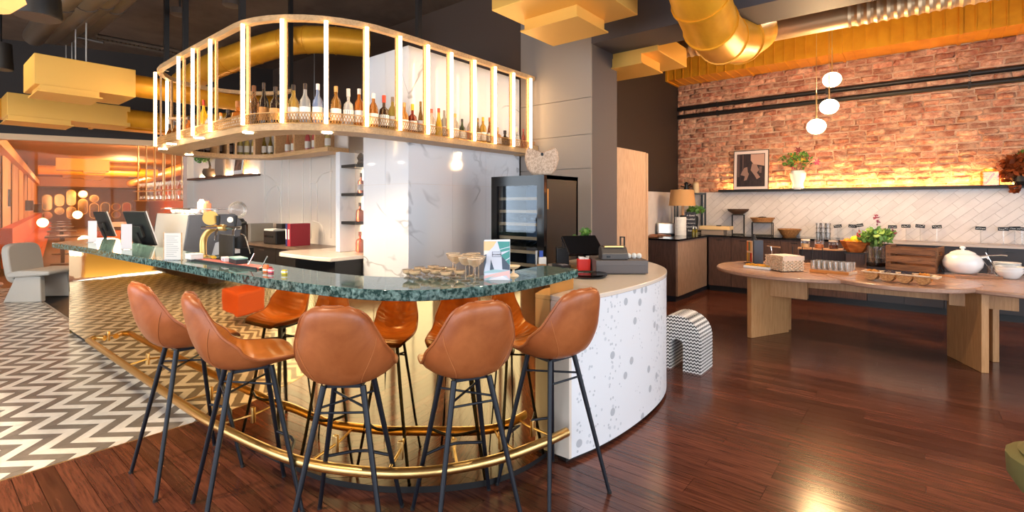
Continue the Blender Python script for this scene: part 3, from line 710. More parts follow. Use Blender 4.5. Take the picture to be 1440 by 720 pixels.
# banquette, tables, chairs
rust = mk('rust_velvet', hexc(196,84,34), .7); dk = mk('dark_velvet', hexc(58,42,38), .7)
bq = thing('banquette', 'long rust-orange banquette along the curtained dining room wall', 'bench', dr(8, 0, 0), DANG)
part('seat', B().box(-12, 16, -.75, -.12, .15, .47), rust, bq, 0); part('backrest', B().box(-12, 16, -.3, -.1, .47, 1.05), rust, bq, 0); part('plinth', B().box(-12, 16, -.68, -.15, 0, .15), M['black'], bq, 0)
for k in range(5):
    t = thing('dining_table', 'small dining table by the rust banquette, %s from the screen' % ordn(k), 'table', dr(-2+3.6*k, 1.15, 0), DANG, 'dining tables by the banquette')
    part('top', B().box(-.4,.4,-.35,.35,.72,.75), M['graindark'], t, 0); part('leg', B().box(-.04,.04,-.04,.04,.03,.72), M['black'], t, 0); part('base', B().lathe([(.25,0),(.25,.02),(.04,.03)]), M['black'], t)
    for dx in (-.2, .2):
        tag(part('plate', B().lathe([(.06,.002),(.13,.015),(.135,.02),(.06,.008)], (0,0,0), 16), M['ceramic'], None, loc=dr(-2+3.6*k+dx, 1.15, .75)), 'white plate, %s of the pair on the %s dining table beyond the screen' % ('nearer' if dx < 0 else 'farther', ordn(k)), 'plate', 'plates on the dining tables')
def tub(label, s, t_, m_, rz):
    t = thing('tub_chair', label, 'chair', dr(s, t_, 0), DANG+rz)
    part('seat', B().lathe([(.05,.42),(.26,.42),(.28,.46),(.26,.5),(.05,.51)], n=18), m_, t)
    b = B().grid(lambda u, v: ((.27+.03*v)*math.cos(PI*.15+u*PI*1.3+PI*.2), (.27+.03*v)*math.sin(PI*.15+u*PI*1.3+PI*.2), .46+.36*v), 16, 3); b.grid(lambda u, v: ((.33)*math.cos(PI*.15+u*PI*1.3+PI*.2), .33*math.sin(PI*.15+u*PI*1.3+PI*.2), .82-.38*v), 16, 3)
    part('backrest', b, m_, t, 60)
    for a in range(4): part('leg', B().tube([(.18*math.cos(PI/4+a*PI/2), .18*math.sin(PI/4+a*PI/2), .42), (.24*math.cos(PI/4+a*PI/2), .24*math.sin(PI/4+a*PI/2), 0)], .013, 6), M['black'], t)
tub('dark velvet tub chair just behind the screen, beside the armchair', -3.3, 2.6, dk, .5)
tub('dark velvet tub chair further back in the dining room', 1.5, 2.4, dk, 2.2)
tub('rust velvet tub chair at the nearest dining table', -1.2, 2.1, rust, 1.2)
tub('pale tub chair deep in the dining room', 7.5, 3.0, M['cream'], 2.6)
# lamps of the dining room
def wl_(k, px, py, d):
    v = at(px, py, d=d); t = thing('table_lamp', 'glowing globe table lamp in the dining room, %s from the left' % ordn(k), 'lamp', v, 0, 'globe lamps in the dining room')
    part('globe', B().sphere((0,0,0), .17), emitm('dining_globe', (1,.72,.4), 5), t); part('stand', B().lathe([(.09,-.2),(.09,-.18),(.02,-.165)], n=12), M['brass'], t)
for k, a in enumerate(((60,313,19),(109,302,22),(118,338,17))): wl_(k, *a)
for k in range(4): 
    v = dr(-2.5+7*k, 3.0, 2.9); lamp('dining_fill', 'POINT', v, 260, (1,.62,.34), .35)  # bare point lights added to brighten the dining room
    t = thing('fill_light_cord', 'added cord for a fill light under the dining room ceiling, %s from the screen' % ordn(k), 'lamp', v); part('cord', B().tube([(0,0,.38),(0,0,.4)], .01, 6), M['black'], t); part('canopy_plate', B().lathe([(.06,.38),(.06,.398)], n=12), M['black'], t)
for k, (px, y0, y1) in enumerate(((6,266,291),(38.5,282,296.5),(49,287,299))):
    d = 13+7*k; v = at(px, y1, d=d); h = (y1-y0)/FPX*d
    t = thing('hanging_lamp', 'black cylinder lamp hanging before the dining room curtains, %s from the left' % ordn(k), 'lamp', v, 0, 'black cylinder lamps')
    part('shade', B().lathe([(.12*d/13,0.01),(.12*d/13,h)], n=14), M['black'], t); part('lens', B().lathe([(.11*d/13,0),(.11*d/13,.009)], n=14), M['white'], t); part('cord', B().tube([(0,0,h),(0,0,3.3-v.z)], .008, 5), M['black'], t)
# ducts of the dining room ceiling
for k, (s, t0, lab) in enumerate(((3.0,1.7,'gold air box under the dining room ceiling, nearest the screen'),(9.5,1.9,'gold air box under the dining room ceiling, furthest back'))):
    t = thing('air_box', lab, 'air box', dr(s, t0, 2.75), DANG)
    part('casing', B().box(-.4,.4,-.7,.7,0,.4), M['goldpaint'], t, 0); part('diffuser', B().box(-.3,.3,-.6,.0,-.06,0), M['goldpaint'], t, 0); part('pipe', B().tube([(0,-.7,.2),(0,-1.6,.2)], .15, 12), M['gold'], t)
tag(part('duct', B().tube([dr(-3,4.6,2.95), dr(8,4.6,2.95), dr(21.5,4.6,2.95)], .22, 14), M['gold'], None, 60), 'long gold round duct under the dining room ceiling', 'duct')
tag(part('duct', B().tube([dr(6,.5,2.9), dr(6,4.2,2.9)], .18, 14), M['gold'], None, 60), 'gold cross duct under the dining room ceiling', 'duct')
# glass rack hanging beyond the screen
ga, gb = at(266, 287, d=11.3), at(200, 287, d=13.6); gd = gb-ga
gr_ = thing('glass_rack', 'brass glass rack hanging on rods beyond the screen', 'rack', (ga.x, ga.y, 1.93), math.atan2(gd.y, gd.x)); gl = gd.length
part('shelf', B().box(0, gl, -.2, .2, 0, .02), M['brass'], gr_, 0); part('lower_shelf', B().box(0, gl, -.2, .2, -.25, -.235), M['brass'], gr_, 0)
for k in range(5):
    for y in (-.18, .18): part('rod', B().tube([(gl*(k+.5)/5, y, -.25), (gl*(k+.5)/5, y, 1.37)], .016, 6), mk('pale_rod', hexc(240,200,140), .4, .3) if k == 0 and y < 0 else bpy.data.materials['pale_rod'], gr_)
wg = B().lathe([(.035,0),(.036,.004),(.005,.01),(.005,.09),(.03,.12),(.038,.16),(.034,.2)], n=10).mesh('wine_glass', M['clear'])
wu = B().lathe([(.035,0),(.036,-.004),(.005,-.01),(.005,-.09),(.03,-.12),(.038,-.16),(.034,-.2)], n=10).mesh('wine_glass', M['clear'])
for k in range(11):
    for y in (-.1, .1):
        c_, s__ = math.cos(gr_.rotation_euler.z), math.sin(gr_.rotation_euler.z); x = gl*(k+.5)/11
        for me, z, lab in ((wg, 1.95, 'wine glass standing on the hanging rack'), (wu, 1.93, 'wine glass hanging under the rack')):
            tag(put('wine_glass', me, None, (ga.x+x*c_-y*s__, ga.y+x*s__+y*c_, z)), '%s, %s row, %s from the right' % (lab, 'front' if y < 0 else 'back', ordn(k)), 'wine glass', 'glasses on the hanging rack')
# ------------------------------------------------------------------ pale armchair and patterned pouf
bo = mk('boucle', hexc(206,200,190), .85, bump=(90, .3, .01))
ac = thing('armchair', 'pale grey sculptural armchair on the zigzag tiles at far left', 'armchair', (-11.45,1.50,0), -.8); ac.scale = (.95,.85,1)
def sideprof(poly, x0, x1): 
    b = B(); n = len(poly); b.add([(x0,y,z) for y,z in poly]+[(x1,y,z) for y,z in poly], [tuple(range(n)), tuple(range(2*n-1,n-1,-1))]+[(i,n+i,n+(i+1)%n,(i+1)%n) for i in range(n)]); return b
part('side_panel', sideprof([(-.42,0),(.26,0),(.24,.42),(-.2,.42)], .2, .3), bo, ac, 30, bevel=.015)
part('side_panel', sideprof([(-.42,0),(.30,0),(.24,.42),(-.2,.42)], -.36, -.26), bo, ac, 30, bevel=.015)
part('seat', sideprof([(-.3,.4),(.42,.44),(.46,.47),(.42,.51),(-.1,.52),(-.32,.48)], -.4, .36), bo, ac, 30, bevel=.03)
pb_ = []
for k in range(24):
    a = 2*PI*k/24; c_, s__ = math.cos(a), math.sin(a); pb_.append((.34*math.copysign(abs(c_)**.45, c_), .33*math.copysign(abs(s__)**.45, s__)))
b = B(); n = 24; b.add([(x-.02, -.30-.18*(z+.33)-.05, .62+z) for x, z in pb_]+[(x-.02, -.30-.18*(z+.33)+.08, .62+z) for x, z in pb_], [tuple(range(n)), tuple(range(2*n-1,n-1,-1))]+[(i,n+i,n+(i+1)%n,(i+1)%n) for i in range(n)])
part('backrest', b, bo, ac, 30, bevel=.02)
pl_ = thing('side_table', 'low round blush side table behind the armchair, cut by the frame', 'table', (-12.15,.80,0)); part('top', B().lathe([(.05,.2),(.3,.2),(.32,.23),(.3,.26),(.05,.27)], n=20), mk('blush', hexc(196,150,132), .6), pl_); part('base', B().lathe([(.16,0),(.12,.2)], n=16), M['dark'], pl_)
zz = mk('zigzag_fabric', hexc(232,230,228), .8); nt = zz.node_tree; L = nt.links.new
tc = nd(nt,'ShaderNodeTexCoord'); sx_ = nd(nt,'ShaderNodeSeparateXYZ'); L(tc.outputs['Object'], sx_.inputs[0])
ad = nd(nt,'ShaderNodeMath', operation='ADD'); L(sx_.outputs[0], ad.inputs[0]); L(sx_.outputs[1], ad.inputs[1])
pp_ = nd(nt,'ShaderNodeMath', operation='PINGPONG'); L(ad.outputs[0], pp_.inputs[0]); pp_.inputs[1].default_value = .016
a2 = nd(nt,'ShaderNodeMath', operation='ADD'); L(sx_.outputs[2], a2.inputs[0]); L(pp_.outputs[0], a2.inputs[1])
md = nd(nt,'ShaderNodeMath', operation='PINGPONG'); L(a2.outputs[0], md.inputs[0]); md.inputs[1].default_value = .016
gt = nd(nt,'ShaderNodeMath', operation='GREATER_THAN'); L(md.outputs[0], gt.inputs[0]); gt.inputs[1].default_value = .0075
mx = nd(nt,'ShaderNodeMix', data_type='RGBA'); L(gt.outputs[0], mx.inputs['Factor']); mx.inputs[6].default_value = c4(hexc(40,40,44)); mx.inputs[7].default_value = c4(hexc(226,224,222)); L(mx.outputs[2], nt.nodes['Principled BSDF'].inputs['Base Color'])
out = [(-.23,0)]+[(-.23*math.cos(PI*k/16), .31+.22*math.sin(PI*k/16)) for k in range(17)]+[(.23,0)]
inn_ = [(.06,0)]+[(.06*math.cos(PI*k/10), .24+.06*math.sin(PI*k/10)) for k in range(11)]+[(-.06,0)]
b = B(); po = out+inn_; n = len(po); D0, D1 = -.17, .17
# arch as a strip between outer and inner outlines
N = 24
def rs(p, n_):
    s_ = [0]
    for i in range(1,len(p)): s_.append(s_[-1]+math.dist(p[i],p[i-1]))
    r_ = []
    for k in range(n_+1):
        t = s_[-1]*k/n_; i = max(j for j in range(len(p)) if s_[j] <= t+1e-9); i = min(i, len(p)-2); f_ = (t-s_[i])/max(s_[i+1]-s_[i],1e-9); r_.append((p[i][0]+(p[i+1][0]-p[i][0])*f_, p[i][1]+(p[i+1][1]-p[i][1])*f_))
    return r_
oo, ii = rs(out, N), rs(inn_[::-1], N)
for k in range(N):
    for y, fl_ in ((D0,False),(D1,True)):
        q = [(oo[k][0],y,oo[k][1]),(oo[k+1][0],y,oo[k+1][1]),(ii[k+1][0],y,ii[k+1][1]),(ii[k][0],y,ii[k][1])]; b.add(q if fl_ else q[::-1], [(0,1,2,3)])
    b.add([(oo[k][0],D0,oo[k][1]),(oo[k+1][0],D0,oo[k+1][1]),(oo[k+1][0],D1,oo[k+1][1]),(oo[k][0],D1,oo[k][1])], [(3,2,1,0)])
    b.add([(ii[k][0],D0,ii[k][1]),(ii[k+1][0],D0,ii[k+1][1]),(ii[k+1][0],D1,ii[k+1][1]),(ii[k][0],D1,ii[k][1])], [(0,1,2,3)])
po_ = thing('pouf', 'arched black and white zigzag pouf beside the terrazzo counter', 'pouf', (-1.80,4.90,0)); part('arch_body', b, zz, po_, 30); part('base', B().box(-.225,-.065,-.165,.165,0,.006).box(.065,.225,-.165,.165,0,.006), M['black'], po_, 0)
# furniture that shows only in the mirrored bar front
tub('dark tub chair left of the frame, mirrored in the bar front', -5.2, 4.4, dk, 1.0)
sf = thing('sofa', 'long dark sofa left of the frame, mirrored in the bar front', 'sofa', (-11.6,-1.6,0)); part('seat', B().box(-1.6,1.6,-.4,.4,.12,.44), dk, sf, 0); part('backrest', B().box(-1.6,1.6,-.5,-.3,.12,.85), dk, sf, 0); part('cushion', B().box(-1.5,-.2,-.28,.4,.44,.52), bo, sf, 0, bevel=.03)
oc = thing('lounge_chair', 'orange lounge chair left of the frame, mirrored in the bar front', 'chair', (-6.9,-.6,0)); part('seat', B().box(-.35,.35,-.35,.35,.15,.45), rust, oc, 0, bevel=.03); part('backrest', B().box(-.35,.35,-.45,-.3,.15,.9), rust, oc, 0, bevel=.03)
gc = thing('round_stool', 'olive green round stool at the right edge of the frame', 'stool', (.95,2.6,0)); 
cc = at(1521, 657, z=.45); gc.location = (cc.x, cc.y, 0)
olive = mk('olive', hexc(112,104,58), .7)
part('seat', B().lathe([(.05,.3),(.2,.3),(.235,.36),(.24,.45),(.225,.46),(.05,.46)], n=20), olive, gc); part('base', B().lathe([(.2,0),(.18,.02),(.03,.04),(.03,.3)], n=16), M['black'], gc)
part('cushion', B().lathe([(.19,.46),(.2,.475),(.18,.49),(.02,.495)], n=20), olive, gc)
# ------------------------------------------------------------------ ceiling services
def airbox(name, label, x0, x1, y0, y1, z0, z1, dif, mat):
    t = thing(name, label, 'air unit', ((x0+x1)/2, (y0+y1)/2, z0)); cx, cy = (x0+x1)/2, (y0+y1)/2
    part('casing', B().box(x0-cx, x1-cx, y0-cy, y1-cy, 0, z1-z0), mat, t, 0, bevel=.006)
    a, b_, c_, d_, zz_ = dif; part('neck', B().box(a-cx+.03, b_-cx-.03, c_-cy+.03, d_-cy-.03, -zz_, 0), mat, t, 0)
    part('diffuser_plate', B().box(a-cx, b_-cx, c_-cy, d_-cy, -zz_-.015, -zz_), mat, t, 0)
    for sx_ in (x0-cx+.1, x1-cx-.1): part('hanger_rod', B().tube([(sx_, 0, z1-z0), (sx_, 0, CEIL-z0)], .008, 6), M['steel'], t)
    return t
a = airbox('air_unit', 'gold air box hanging in front of the left bulkhead', -8.75, -7.95, .98, 1.95, 3.0, 3.36, (-8.55,-7.9,1.0,1.6,.07), M['goldpaint'])
part('round_pipe', B().tube([(.2,.48,.19),(.2,1.2,.19),(.2,1.9,.19),(.2,2.6,.22)], .15, 16), M['gold'], a, 60)
a = airbox('air_unit', 'lower gold air box behind, nearer the dining room', -11.15, -10.5, 1.0, 2.5, 2.93, 3.27, (-11.1,-10.45,.98,1.75,.07), M['goldpaint'])
part('round_pipe', B().tube(spline([Vector(p) for p in [(.2,.7,.16),(.2,1.3,.16),(.25,1.7,.18),(.7,2.2,.25),(1.4,2.5,.28)]], 5), .16, 16), M['gold'], a, 60)
du = thing('duct', 'flat gold duct running along the left bulkhead', 'duct', (-12.0, 2.2, 2.98)); part('run', B().box(.35,.7,-3.0,1.6,-.0,.3), M['gold'], du, 0); part('flange', B().box(.33,.72,-.05,.0,-.02,.32), M['gold'], du, 0)
for k, (px0, py0) in enumerate(((0,0),)): pass
pts = spline([Vector(p) for p in [(-7.2,3.2,3.28),(-6.7,3.6,3.5),(-6.0,4.0,3.62),(-5.4,4.05,3.72),(-4.9,4.3,3.75),(-4.6,5.0,3.75)]], 7)
pts = spline([at(258,118,d=8.4), at(290,98,d=8.0), at(340,78,d=7.7), at(400,60,d=7.5), at(450,56,d=7.4), at(520,62,d=7.6)], 6)
o = thing('round_duct', 'curving gold round duct behind the light tubes', 'duct'); part('pipe', B().tube(pts, .2, 18), M['gold'], o, 60)
for i in range(2, len(pts)-2, 4):
    t = (pts[i+1]-pts[i]).normalized(); part('joint_ring', B().tube([pts[i]-t*.012, pts[i]+t*.012], .207, 18), M['gold'], o, 60)
airbox('air_unit', 'gold air box seen between the light tubes behind the bar', -9.6, -8.4, 4.3, 5.2, 2.75, 3.35, (-9.4,-8.6,4.4,5.1,.07), M['goldpaint'])
# unit above the wine cooler
a = airbox('air_unit', 'gold air box with square diffuser above the wine cooler', -3.2, -2.15, 3.62, 4.62, 3.475, 3.95, (-3.13,-2.45,3.98,4.57,.11), M['goldpaint'])
part('round_pipe', B().tube([(.5,0,.25),(1.2,0,.25)], .16, 16), M['galv'], a, 60)
# unit above the pier
v = at(895, 98, d=6.6)
a = airbox('air_unit', 'gold air box below the beam beside the dark pier', v.x-.45, v.x+.40, v.y-.25, v.y+.75, v.z+.12, v.z+.38, (v.x-.45,v.x+.22,v.y-.3,v.y+.35,.12), M['goldpaint'])
# big rectangular duct on the brick wall
gd_ = thing('wall_duct', 'long ribbed gold rectangular duct along the top of the brick wall', 'duct', (0, 9.72, 4.0))
xs = [-5.2]
while xs[-1] < EASTX-.3: xs.append(xs[-1]+1.42)
for i in range(len(xs)-1):
    sec = part('duct_section', B().box(xs[i], xs[i+1]-.004, -.30, .30, 0, .68), M['gold'], gd_, 0)
    part('flange', B().box(xs[i]-.02, xs[i]+.02, -.325, .3, -.02, .69), M['gold'], sec, 0)
    b = B()
    for k in range(1, 9): b.box(xs[i]+k*.155-.007, xs[i]+k*.155+.007, -.312, -.3, 0, .68).box(xs[i]+k*.155-.007, xs[i]+k*.155+.007, -.3, .3, -.01, 0)
    part('ribs', b, M['gold'], sec, 0)
# spiral duct and elbow
sd = thing('spiral_duct', 'silver spiral duct running in front of the gold wall duct', 'duct', (0, 7.0, 3.80))
for x0, x1 in ((-3.0,-1.45),(-.62,1.6)):
    b = B(); pts = []; rr = []
    n = int((x1-x0)/.03)
    for k in range(n+1): pts.append((x0+(x1-x0)*k/n, 0, 0)); rr.append(.125 if k % 3 else .139)
    b.tube(pts, rr, 18); part('spiral_pipe', b, M['galv'], sd, 20)
part('sleeve', B().tube([(-1.45,0,0),(-.62,0,0)], .128, 18), M['galv'], sd, 60)
el = thing('elbow_duct', 'big segmented gold elbow duct dropping below the beam', 'duct')
pts = [at(966,-70,d=4.2), at(985,0,d=4.6), at(999,35,d=4.9), at(1016,55,d=5.3), at(1040,57,d=5.7), at(1062,45,d=6.3)]
for i in range(len(pts)-1): part('segment', B().tube([pts[i]-(pts[i+1]-pts[i]).normalized()*.03, pts[i+1]+(pts[i+1]-pts[i]).normalized()*.03], .255-.004*(i % 2), 24), M['gold'], el, 60)
for i in range(1, len(pts)-1): t = (pts[i+1]-pts[i-1]).normalized(); part('seam_ring', B().tube([pts[i]-t*.014, pts[i]+t*.014], .268, 24), M['gold'], el, 60)
# grille box on the right
gb_ = thing('air_unit', 'pale gold box with slatted grille at the top right', 'air unit', (1.35, 7.0, 3.72))
part('casing', B().box(-.35,.6,-.28,.28,0,.4), M['goldpaint'], gb_, 0); part('grille_box', B().box(.0,3.0,-.5,-.28,-.0,.3), M['goldpaint'], gb_, 0)
b = B()
for k in range(60): b.box(.04+k*.048, .055+k*.048, -.507, -.5, .03, .27)
o = part('slats', b, M['gold'], gb_, 0); o['kind'] = 'stuff'
# conduits on the brick
for k, (z, lab) in enumerate(((3.53,'upper black conduit across the brick wall'),(3.365,'lower black conduit across the brick wall'))):
    o = thing('conduit', lab, 'pipe', (0, BRK-.06, z)); part('pipe', B().tube([(-3.8,.06,.0),(-3.72,.02,0),(-3.6,0,0),(EASTX,0,0)], .042, 10), M['blackpipe'] if False else M['black'], o, 60)
    for x in (-3.0,-1.2,.6): part('clip', B().box(x-.015,x+.015,-.04,.06,-.048,.048), M['black'], o, 0)
# pendants over the buffet table
for k, (px, py, lab) in enumerate(((1148,178,'lowest glowing globe pendant above the buffet table'),(1166,150,'middle glowing globe pendant above the buffet table'),(1170,112,'highest glowing globe pendant above the buffet table'))):
    v = at(px, py, d=6.3+.12*k); t = thing('globe_pendant', lab, 'pendant lamp', v, 0, 'globe pendants above the buffet table')
    part('globe', B().sphere((0,0,0), .108, 20, 12, (1,1,.88)), M['globe'], t, 80); part('stem', B().tube([(0,0,.09),(0,0,.42)], .009, 8), M['brass'], t); part('cable', B().tube([(0,0,.42),(0,0,CEIL-v.z)], .004, 6), M['brass'], t)
    lamp('pendant_light', 'POINT', v-Vector((0,0,.16)), 34, WARM, .1)
# black pipes, tray, speakers and sensor at the top left
def cpipe(label, p0, p1, d0, d1, r):
    a, c = at(*p0, d=d0), at(*p1, d=d1); t = thing('ceiling_pipe', label, 'pipe', group='black pipes under the ceiling'); u = (c-a).normalized()
    part('pipe', B().tube([a, c], r, 16), M['blackpipe'], t, 60); part('sleeve', B().tube([a+u*(c-a).length*.6, a+u*(c-a).length*.68], r*1.08, 16), M['blackpipe'], t, 60)
cpipe('black ceiling pipe ending behind the drum speaker', (48,52), (118,-40), 7.4, 4.6, .13)
cpipe('black ceiling pipe second from the left corner', (70,50), (160,-40), 7.4, 4.6, .13)
cpipe('black ceiling pipe third from the left corner', (88,52), (190,-45), 7.6, 4.6, .12)
cpipe('black ceiling pipe furthest right, beside the cable tray', (112,52), (195,-30), 7.8, 5.0, .12)
tag(part('pipe_support', B().tube([at(56,40,d=7.0), at(146,60,d=7.2)], .02, 6), M['blackpipe'], None), 'thin bar carrying the black ceiling pipes', 'support')
tr = thing('cable_tray', 'perforated cable tray crossing the dark ceiling', 'cable tray'); a, c = at(135,52,d=7.4), at(262,76,d=8.0); u = (c-a).normalized(); L_ = (c-a).length; ang = math.atan2(u.y,u.x)
for k in range(22): part('rung', B().bc(a+u*(L_*k/21)+Vector((0,0,.0)), (.03,.2,.02), ang), M['blackpipe'], tr, 0)
nrm = Vector((-u.y,u.x,0)); part('rail', B().tube([a-nrm*.1, c-nrm*.1], .03, 4), M['blackpipe'], tr, 0); part('rail', B().tube([a+nrm*.1, c+nrm*.1], .03, 4), M['blackpipe'], tr, 0)
def drum(label, px, py, d, r, h):
    v = at(px, py, d=d); t = thing('drum_speaker', label, 'speaker', v); part('body', B().lathe([(r,0),(r*1.02,.02),(r*.9,h)], n=24), M['black'], t); part('grille', B().lathe([(r*.96,-.006),(r*.96,0)], n=24), M['blackpipe'], t); part('mount', B().tube([(0,0,h),(0,0,CEIL-v.z)], .02, 8), M['black'], t)
drum('large black drum speaker at the top left corner', 53, 24, 4.4, .165, .34); drum('small black drum speaker cut by the left edge', 0, 97, 6.6, .13, .34)
for px, py, d, lab in ((253,20,6.2,'flat dark ceiling sensor left of the light tubes'),(326,7,6.0,'flat dark ceiling sensor above the light tubes')):
    v = at(px, py, d=d); t = thing('ceiling_sensor', lab, 'sensor', v); part('disc', B().lathe([(.06,-.02),(.1,-.01),(.1,.06)], n=18), M['blackpipe'], t); part('stem', B().tube([(0,0,.06),(0,0,CEIL-v.z)], .012, 6), M['black'], t)
t = thing('feather_lamp', 'orange glowing feathered lamp at the top left corner', 'lamp', at(-16, -6, d=3.6)); part('shade', B().lathe([(.05,.16),(.17,.1),(.2,0),(.12,-.09),(.02,-.11)], n=16), emitm('feather', (1,.5,.16), .55), t); part('cord', B().tube([(0,0,.15),(0,0,CEIL-t.location.z)], .008, 6), M['black'], t)
# unseen fill spots added to wash the room with warm light
for k, (x, y, pw, sz) in enumerate(((-.6,3.4,160,2.0),(-5.6,-.3,130,2.2),(-2.6,-.6,220,2.2),(1.6,6.9,90,2.2),(-8.6,.2,110,2.2),(-1.2,7.6,120,2.3),(-3.6,-1.4,320,.6))):
    t = thing('fill_spot', 'added black fill spotlight, out of the frame, %s of the set' % ordn(k), 'spotlight', (x, y, CEIL-.32)); part('can', B().lathe([(.05,0),(.055,.01),(.055,.2),(.02,.22)], n=14), M['black'], t); part('stem', B().tube([(0,0,.2),(0,0,.32)], .012, 6), M['black'], t)
    o = lamp('fill_beam', 'SPOT', (x, y, CEIL-.34), pw, WARM2 if sz > 1 else WARM, .06, spot=sz)
    if sz < 1: o.rotation_euler = Vector((.3,1.8,-4.3)).to_track_quat('-Z','Y').to_euler()  # added narrow beam stands in for golden light thrown by the mirrored bar
# ------------------------------------------------------------------ bottles
def gmat(r, g, b, tr=.55):
    k = 'g%d_%d_%d' % (r, g, b)
    if k not in M: M[k] = mk('bottle_glass_'+k, hexc(r,g,b), .06, trans=tr, coat=.3)
    return M[k]
def bottle(name, label, loc, h, r, gl_, cap, lab, group, style=0, cat='bottle', liquid=None):
    if style == 0: pr_ = [(r*.9,0),(r,.008),(r,h*.55),(r*.8,h*.66),(r*.36,h*.76),(r*.32,h*.98)]
    elif style == 1: pr_ = [(r*.9,0),(r,.01),(r,h*.5),(r*.92,h*.6),(r*.4,h*.72),(r*.33,h*.8),(r*.33,h*.98)]
    elif style == 2: pr_ = [(r*.85,0),(r,.012),(r*1.02,h*.42),(r*.85,h*.6),(r*.3,h*.68),(r*.28,h*.97)]
    else: pr_ = [(r*.9,0),(r,.008),(r,h*.34),(r*.72,h*.55),(r*.36,h*.74),(r*.3,h*.98)]
    b = part(name, B().lathe(pr_, n=16), gmat(*gl_), None, 40, loc=loc); tag(b, label, cat, group)
    part('cap', B().lathe([(r*.37,h*(.86 if style != 2 else .8)),(r*.37,h),(r*.3,h*1.005)], n=12), col(*cap, .35), b)
    if lab:
        z0, z1 = h*.14, h*.44
        part('paper_label', B().grid(lambda u, v: (r*1.015*math.cos(u*2*PI*.55+LA), r*1.015*math.sin(u*2*PI*.55+LA), z0+(z1-z0)*v), 12, 1), col(*lab, .6), b, 60)
    return b
LA = math.atan2(-.78, .63)-PI*.55
AMB, ORG, CLR, YEL, DRK, GRN, RED, PNK, BRN, WHT = (176,104,40),(226,124,36),(226,226,220),(244,196,40),(52,36,30),(52,72,36),(160,40,24),(236,150,140),(120,72,36),(236,232,226)
BOT = [(228,.25,.036,AMB,DRK,WHT,0,'amber'),(237,.24,.036,ORG,DRK,WHT,0,'orange'),(246,.25,.036,AMB,DRK,WHT,0,'amber'),(256,.26,.036,BRN,DRK,WHT,0,'brown'),(265,.26,.036,ORG,DRK,WHT,0,'orange'),
 (286,.37,.04,YEL,RED,None,0,'tall yellow'),(294,.25,.04,CLR,CLR,WHT,1,'clear'),(310,.2,.04,CLR,ORG,WHT,1,'small clear'),(321,.21,.055,DRK,DRK,WHT,1,'squat black'),(334,.26,.055,ORG,AMB,WHT,2,'round orange'),
 (357,.35,.05,(150,104,64),BRN,None,1,'stoneware brown'),(371,.36,.042,DRK,DRK,(176,120,60),1,'black'),(387,.32,.05,DRK,DRK,(200,150,90),1,'dark brown'),(413,.33,.048,(214,170,80),DRK,WHT,1,'pale gold'),(429,.34,.048,(190,190,190),DRK,WHT,1,'clear'),(447,.34,.046,(150,170,214),(200,200,210),WHT,1,'pale blue'),
 (472,.33,.048,(176,120,50),(190,150,90),WHT,0,'amber brown'),(490,.32,.048,WHT,(200,196,190),WHT,2,'frosted white'),(505,.33,.045,ORG,WHT,WHT,0,'orange'),(525,.31,.045,(196,120,50),WHT,WHT,0,'amber'),(540,.31,.05,(84,56,36),(214,60,30),WHT,2,'dark brown'),(552,.31,.045,(226,190,90),(150,130,110),WHT,0,'pale yellow'),
 (569,.28,.045,(230,150,70),(200,150,90),WHT,1,'orange'),(579,.28,.047,(150,44,22),(236,180,40),WHT,2,'red-brown'),(592,.32,.034,(150,110,50),(150,110,50),WHT,3,'slim olive'),(606,.27,.042,(226,200,180),(220,80,50),WHT,0,'clear'),(616,.29,.042,YEL,(226,70,30),None,3,'bright yellow'),(626,.28,.042,(214,206,190),(170,160,150),WHT,0,'clear'),
 (641,.27,.045,(232,214,190),(220,160,80),WHT,0,'pale cream'),(651,.23,.036,GRN,DRK,WHT,1,'dark green'),(663,.29,.045,(236,214,200),(226,180,120),(240,150,130),0,'blush'),(672,.27,.03,(130,96,50),(150,110,50),WHT,3,'slim gold'),(680,.29,.042,(214,160,50),(236,180,40),WHT,0,'gold'),(689,.3,.034,(160,90,40),(180,100,40),WHT,3,'slim brown'),
 (700,.21,.055,(236,170,110),(220,170,120),WHT,2,'squat peach'),(710,.19,.055,DRK,DRK,(60,60,60),2,'squat black'),(727,.25,.05,(226,222,216),(214,200,180),WHT,2,'clear'),(736,.25,.03,(226,120,100),(200,90,80),None,0,'slim coral'),(742,.24,.03,(240,190,180),(226,150,140),None,0,'slim pink')]
capn = lambda c: 'dark' if sum(c) < 200 else ('red' if c[0] > 190 and c[1] < 110 else ('yellow' if c[0] > 220 and c[1] > 150 and c[2] < 100 else ('white' if min(c) > 190 else 'tan')))
for k, (px, h, r, g_, cp_, lb, sty, nm) in enumerate(BOT):
    b_ = onnear(px); bottle('liquor_bottle', '%s bottle with %s cap, %s from the left on the lit canopy' % (nm, capn(cp_), ordn(k)), (b_[1], b_[2], CZ+.0555), h*1.13, r, g_, cp_, lb, 'liquor bottles on the canopy shelf', sty)
WINE = [(264,DRK,'dark red'),(273,DRK,'dark red'),(282,DRK,'dark red'),(291,DRK,'dark red'),(308,DRK,'dark red'),(324,DRK,'dark red'),(338,(240,214,120),'pale yellow'),(347.4,(240,214,120),'pale yellow'),(357,(240,214,120),'pale yellow'),(371.7,(150,120,30),'olive green'),(380.3,(150,120,30),'olive green'),(390.4,(150,120,30),'olive green'),(404.3,(240,150,100),'salmon rose'),(412.8,(240,150,100),'salmon rose'),(420.6,(240,150,100),'salmon rose'),(433.6,(236,110,110),'pink rose'),(441.5,(236,110,110),'pink rose'),(449.4,(236,110,110),'pink rose'),(461.4,(240,214,130),'pale gold')]
